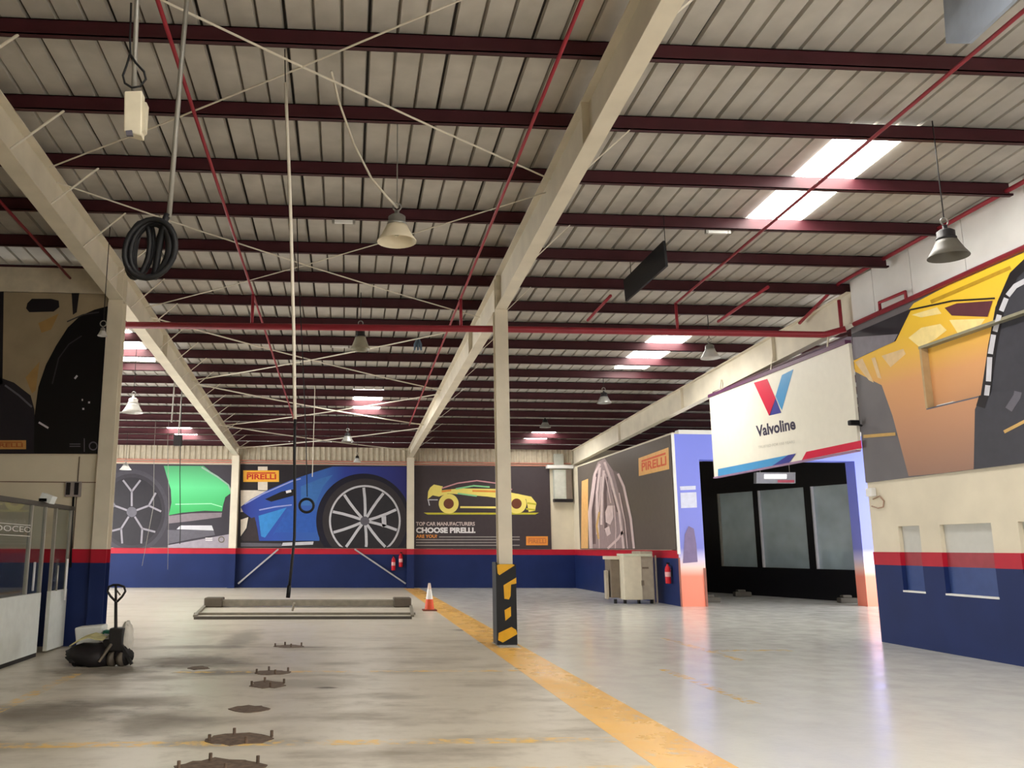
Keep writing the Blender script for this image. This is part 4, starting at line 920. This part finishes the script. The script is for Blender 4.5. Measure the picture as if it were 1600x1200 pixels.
# ------------------------------------------------------------------ vehicle lift in the floor
t = thing('floor_lift', (-1.0, 23.5, 0), 'low vehicle lift with steel crossbeam lying across the floor', 'vehicle lift')
GT = mat('dusty_steel', (128, 122, 110), .55, metal=.3, var=.15)
MB().box(-3.6, 1.6, 25.2, 25.55, .03, .2).build('crossbeam', GT, t, bevel=.02)
for x in (-3.95, 1.35): MB().box(x, x + .5, 25.1, 25.65, 0, .26).build('end_block', mat('dusty_dark_steel', (92, 84, 74), .6, metal=.3), t, bevel=.03)
MB().box(-3.75, 1.75, 22.35, 22.5, 0, .05).build('floor_track', GT, t); MB().box(-3.52, 1.56, 21.0, 21.18, 0, .06).build('floor_track', mat('dark_track', (84, 80, 74), .6), t)
for x0, x1 in ((-3.95, -3.6), (1.85, 1.62)): MB().bar((x0, 25.3, .03), (x1, 21.6, .03), .08, .05).build('side_rail', GT, t)
MB().tube([(-1.4, 23.6, .02), (-1.35, 23.5, .22)], .03, 8).build('lock_pin', GT, t)

# ------------------------------------------------------------------ rusted base plates
random.seed(9)
for i, (px, py, rx, ry, lb) in enumerate([(375, 1155, .36, .17, 'rusty bolted base plate on the faded yellow line, near the camera'), (340, 1197, .4, .16, 'rusty bolted base plate at the bottom edge of the picture'), (390, 1108, .24, .13, 'dark round floor scar between two bolted plates'), (418, 1070, .26, .2, 'dark oval floor plate with bolt stubs left of the centre'), (425, 1051, .28, .16, 'farther dark floor plate with bolt stubs'), (385, 1050, .1, .2, ''), (450, 1010, .3, .14, 'thin line of bolt stubs far along the floor'), (310, 1044, .18, .12, 'small dark floor plate left of the plate row')]):
    if not lb: continue
    c = onZ(px, py); t = thing('base_plate', c, lb, 'floor plate', 'rusty plates left on the floor')
    n = 18; pts = [(c.x + rx * .9 * math.cos(a) * random.uniform(.75, 1.1), c.y + ry * 1.6 * math.sin(a) * random.uniform(.7, 1.1), .0) for a in [2 * math.pi * k / n for k in range(n)]]
    MB().slab(pts, (0, 0, .006)).build('rust_sheet', RUST, t)
    if i in (0, 1, 3, 4, 6):
        for (u, v) in ((-.7, -.3), (-.2, .6), (.2, -.6), (.75, .2)):
            p_ = c + Vector((u * rx, v * ry * 1.7, 0)); MB().tube([p_ + Vector((0, 0, .006)), p_ + Vector((0, 0, .06))], .014, 8).build('bolt_stub', RUST, t)

# ------------------------------------------------------------------ machine cabinet, extinguishers, back wall fittings
t = thing('service_machine', (8.9, 27.4, 0), 'beige box-shaped service machine against the far right wall', 'machine')
BG = mat('machine_beige', (206, 198, 178), .5, var=.05); BGD = mat('machine_taupe', (120, 108, 94), .55); BGM = mat('machine_side', (172, 162, 146), .5)
MB().box(8.48, 9.05, 26.6, 27.2, .12, 1.42).build('front_cabinet', BG, t, bevel=.02)
MB().box(9.05, 9.45, 26.7, 27.5, .12, 1.58).build('rear_cabinet', BGM, t, bevel=.02)
MB().box(8.2, 8.48, 27.0, 27.6, .16, 1.32).build('side_duct', BGD, t, bevel=.015)
MB().box(8.15, 8.6, 26.95, 27.65, 1.32, 1.42).build('top_tray', BG, t, bevel=.01); MB().box(8.5, 9.4, 26.62, 27.3, 1.42, 1.5).build('hood', mat('machine_pale_green', (196, 200, 180), .5), t, bevel=.01)
MB().box(8.07, 8.15, 27.1, 27.3, .12, .98).build('side_post', BGM, t)
MB().box(9.1, 9.3, 26.69, 26.705, 1.05, 1.1).build('handle_slot', BGD, t); MB().box(9.02, 9.1, 26.58, 26.62, .55, .7).build('latch', BGD, t)
for x in (8.25, 8.55, 8.98, 9.38): MB().tube([(x, 26.8, .0), (x, 26.8, .13)], .05, 10).build('foot', DARK, t)
for x in (9.5, 9.6): MB().tube([(x, 26.9, 0), (x, 26.9, 1.45)], .03, 8).build('upright_pipe', BGM, t)
def extinguisher(label, c, mount):
    t = thing('fire_extinguisher', c, label, 'extinguisher'); c = Vector(c)
    MB().lathe([(0, 0), (.075, .0), (.085, .03), (.085, .42), (.06, .5), (.025, .53), (.025, .57), (0, .57)], c, 16).build('cylinder', mat('extinguisher_red', (196, 30, 44), .35), t, True)
    MB().box(c.x - .03, c.x + .06, c.y - .02, c.y + .02, c.z + .57, c.z + .62).build('valve', BLACK, t)
    MB().tube([c + Vector((.03, 0, .58)), c + Vector((.12, -.02, .5)), c + Vector((.1, -.02, .2))], .012, 6).build('hose', BLACK, t, True)
    MB().lathe([(.0865, .2), (.0865, .34)], c, 16).build('label_band', mat('ext_label', (220, 170, 170), .4), t, True)
    MB().bar(c + Vector((0, 0, .4)), Vector(mount), .03, .02).build('wall_bracket', STEEL, t)
extinguisher('red fire extinguisher on the far wall, the larger left one', (1.97, 37.05, .72), (1.97, 37.22, 1.12))
extinguisher('red fire extinguisher on the far wall beside the wall column', (2.28, 37.05, .86), (2.28, 37.22, 1.26))
extinguisher('red fire extinguisher on the navy wall left of the printed pillar', (9.64, 26.0, .63), (9.77, 26.0, 1.03))
t = thing('distribution_board', (9.2, 37.1, 3.7), 'grey-green electrical cabinet near the far right corner', 'cabinet')
MB().box(8.9, 9.42, 36.95, 37.22, 3.75, 5.0).build('cabinet_body', mat('cabinet_grey', (190, 194, 184), .45), t, bevel=.01)
MB().box(9.42, 9.66, 36.95, 37.22, 3.75, 5.0).build('cabinet_side', mat('cabinet_brown', (120, 108, 98), .5), t); MB().box(8.88, 9.7, 36.93, 37.22, 3.62, 3.75).build('cabinet_base', INK, t)
MB().box(8.96, 9.36, 36.94, 36.95, 3.85, 4.9).build('cabinet_door', mat('cabinet_door', (198, 200, 192), .4), t)
MB().box(8.95, 9.35, 37.0, 37.22, 5.2, 5.7).build('cable_duct', mat('duct_grey', (176, 178, 168), .45), t)
MB().box(8.6, 9.75, 36.9, 37.22, 5.06, 5.2).build('white_trunking', WHITE, t)
for a, b, lb in (((435, 858), (372, 912), 'left slanting steel brace low on the far wall'), ((554, 858), (634, 912), 'right slanting steel brace low on the far wall')):
    P, Q = onY(*a, 37.1), onY(*b, 37.1); Q.z = max(Q.z, .12)
    tag(MB().bar(P, Q, .06, .06).build('wall_brace', mat('pale_grey_brace', (172, 172, 176), .5), org=Q), lb, 'brace')
q = onX(1350, 660, WX); t = thing('camera_mount', (WX - .1, q.y, q.z), 'small dark wall camera at the near edge of the hanging sign', 'camera')
MB().box(WX - .3, WX - .1, 15.64, 15.74, q.z - .06, q.z + .04).build('camera_body', BLACK, t, bevel=.02); MB().tube([(WX - .25, 15.71, q.z), (WX - .032, 15.71, q.z - .06)], .02, 8).build('camera_arm', BLACK, t)
q = onX(1362, 775, WX); t = thing('wall_light', (WX - .03, q.y, q.z), 'small white light fitting with loose cable at the corner of the right wall', 'light')
MB().box(WX - .1, WX - .002, 15.5, 15.7, 2.62, 2.78).build('light_body', WHITE, t, bevel=.02)
MB().tube([onX(x, y, WX - .02) for x, y in ((1364, 780), (1374, 775), (1381, 783), (1380, 792), (1372, 794), (1362, 791))], .012, 6).build('loose_cable', mat('tan_cable', (170, 140, 120), .5), t, True)

for (x0, y0, x1, y1, lb) in ((521, 352, 553, 352, 'short white bar left of the cream bell lamp'), (1097, 369, 1130, 371, 'short white bar below the nearest rooflight'), (518, 550, 545, 550, 'short white bar beside the dark-topped bell lamp')):
    a, b = onRoof(x0, y0, -.03), onRoof(x1, y1, -.03); b.y = a.y; Yk = min(PUR, key=lambda v: abs(v - a.y)); a.y = b.y = Yk; a.z = b.z = zp(Yk) - .03
    t = thing('white_bar', (a + b) / 2, lb, 'light'); MB().bar(a, b, .05, .05).build('tube', WHITE, t)  # plain white bar set under the nearest purlin
    for e in (a, b): MB().box(e.x - .02, e.x + .02, e.y - .03, e.y + .03, e.z - .03, e.z + .035).build('end_cap', STEEL, t)
P = [onY(x, y, 24.4) for x, y in ((273, 600), (268, 660), (286, 598), (279, 680))]
t = thing('drop_conduit', P[3], 'pair of thin grey conduits with a small box hanging near the left rear rooflight', 'conduit')
for a, b in ((P[0], P[1]), (P[2], P[3])): MB().tube([Vector((a.x, 24.4, zp(24.4) + .23)), b], .022, 6).build('conduit', STEEL, t)
MB().box(P[3].x - .12, P[3].x + .1, 24.33, 24.47, P[3].z - .3, P[3].z).build('junction_box', LDK, t)
for pts, Y, lb in (([(241, 700), (240, 790), (222, 884)], 31.0, 'pale cord slanting down in front of the green car poster'), ([(262, 690), (264, 790), (262, 890)], 31.5, 'pale straight cord in front of the green car poster')):
    P = [onY(x, y, Y) for x, y in pts]; P.insert(0, Vector((P[0].x, Y, zp(Y) + .24)))
    tag(MB().tube(P, .008, 6).build('pull_rope', STEEL, org=P[-1], smooth=True), lb, 'cord')
c = onRoof(653, 538, -.25); t = thing('pull_cord_tassel', c, 'small blue-grey bundle hanging under the roof left of the centre beam', 'bundle')
for k, dx in enumerate((-.06, 0, .06)): MB().tube([c + Vector((dx * .4, 0, .12)), c + Vector((dx, 0, 0)), c + Vector((dx * 1.3, 0, -.14))], [.02, .035, .02], 8).build('strand', mat('slate_blue_cloth', (90, 108, 128), .7), t, True)
MB().tube([c + Vector((0, 0, .1)), Vector((c.x, c.y, zp(c.y) + .24))], .006, 6).build('hanging_wire', DARK, t)

# ------------------------------------------------------------------ pieces of parts go one level deeper
SUB = {'bulb': 'lamp_shade', 'hook': 'lamp_housing', 'long_letter_bar': 'yellow_tag', 'printed_hub': 'printed_rim', 'printed_spoke': 'printed_rim', 'printed_rim_inside': 'printed_rim',
       'printed_headlamp': 'printed_car_body', 'printed_mirror': 'printed_car_body', 'cable_gland': 'box_body', 'socket_lid': 'box_body', 'dark_slot': 'box_body',
       'release_lever': 'handle_shaft', 'handle_centre_bar': 'handle_loop', 'reflective_sleeve': 'cone_body', 'latch': 'front_cabinet', 'handle_slot': 'rear_cabinet', 'cabinet_door': 'cabinet_body',
       'label_band': 'cylinder', 'valve': 'cylinder', 'yellow_hazard_stripe': 'column_guard', 'pane_edge': 'glass_pane', 'hose_nozzle': 'black_hose'}
base = lambda o: o.name.split('.')[0]
for root in [o for o in SC.objects if o.parent is None and o.type == 'EMPTY']:
    kids = list(root.children); first = {}
    for k in kids: first.setdefault(base(k), k)
    for k in kids:
        tgt = first.get(SUB.get(base(k)))
        if tgt is not None: k.parent = tgt
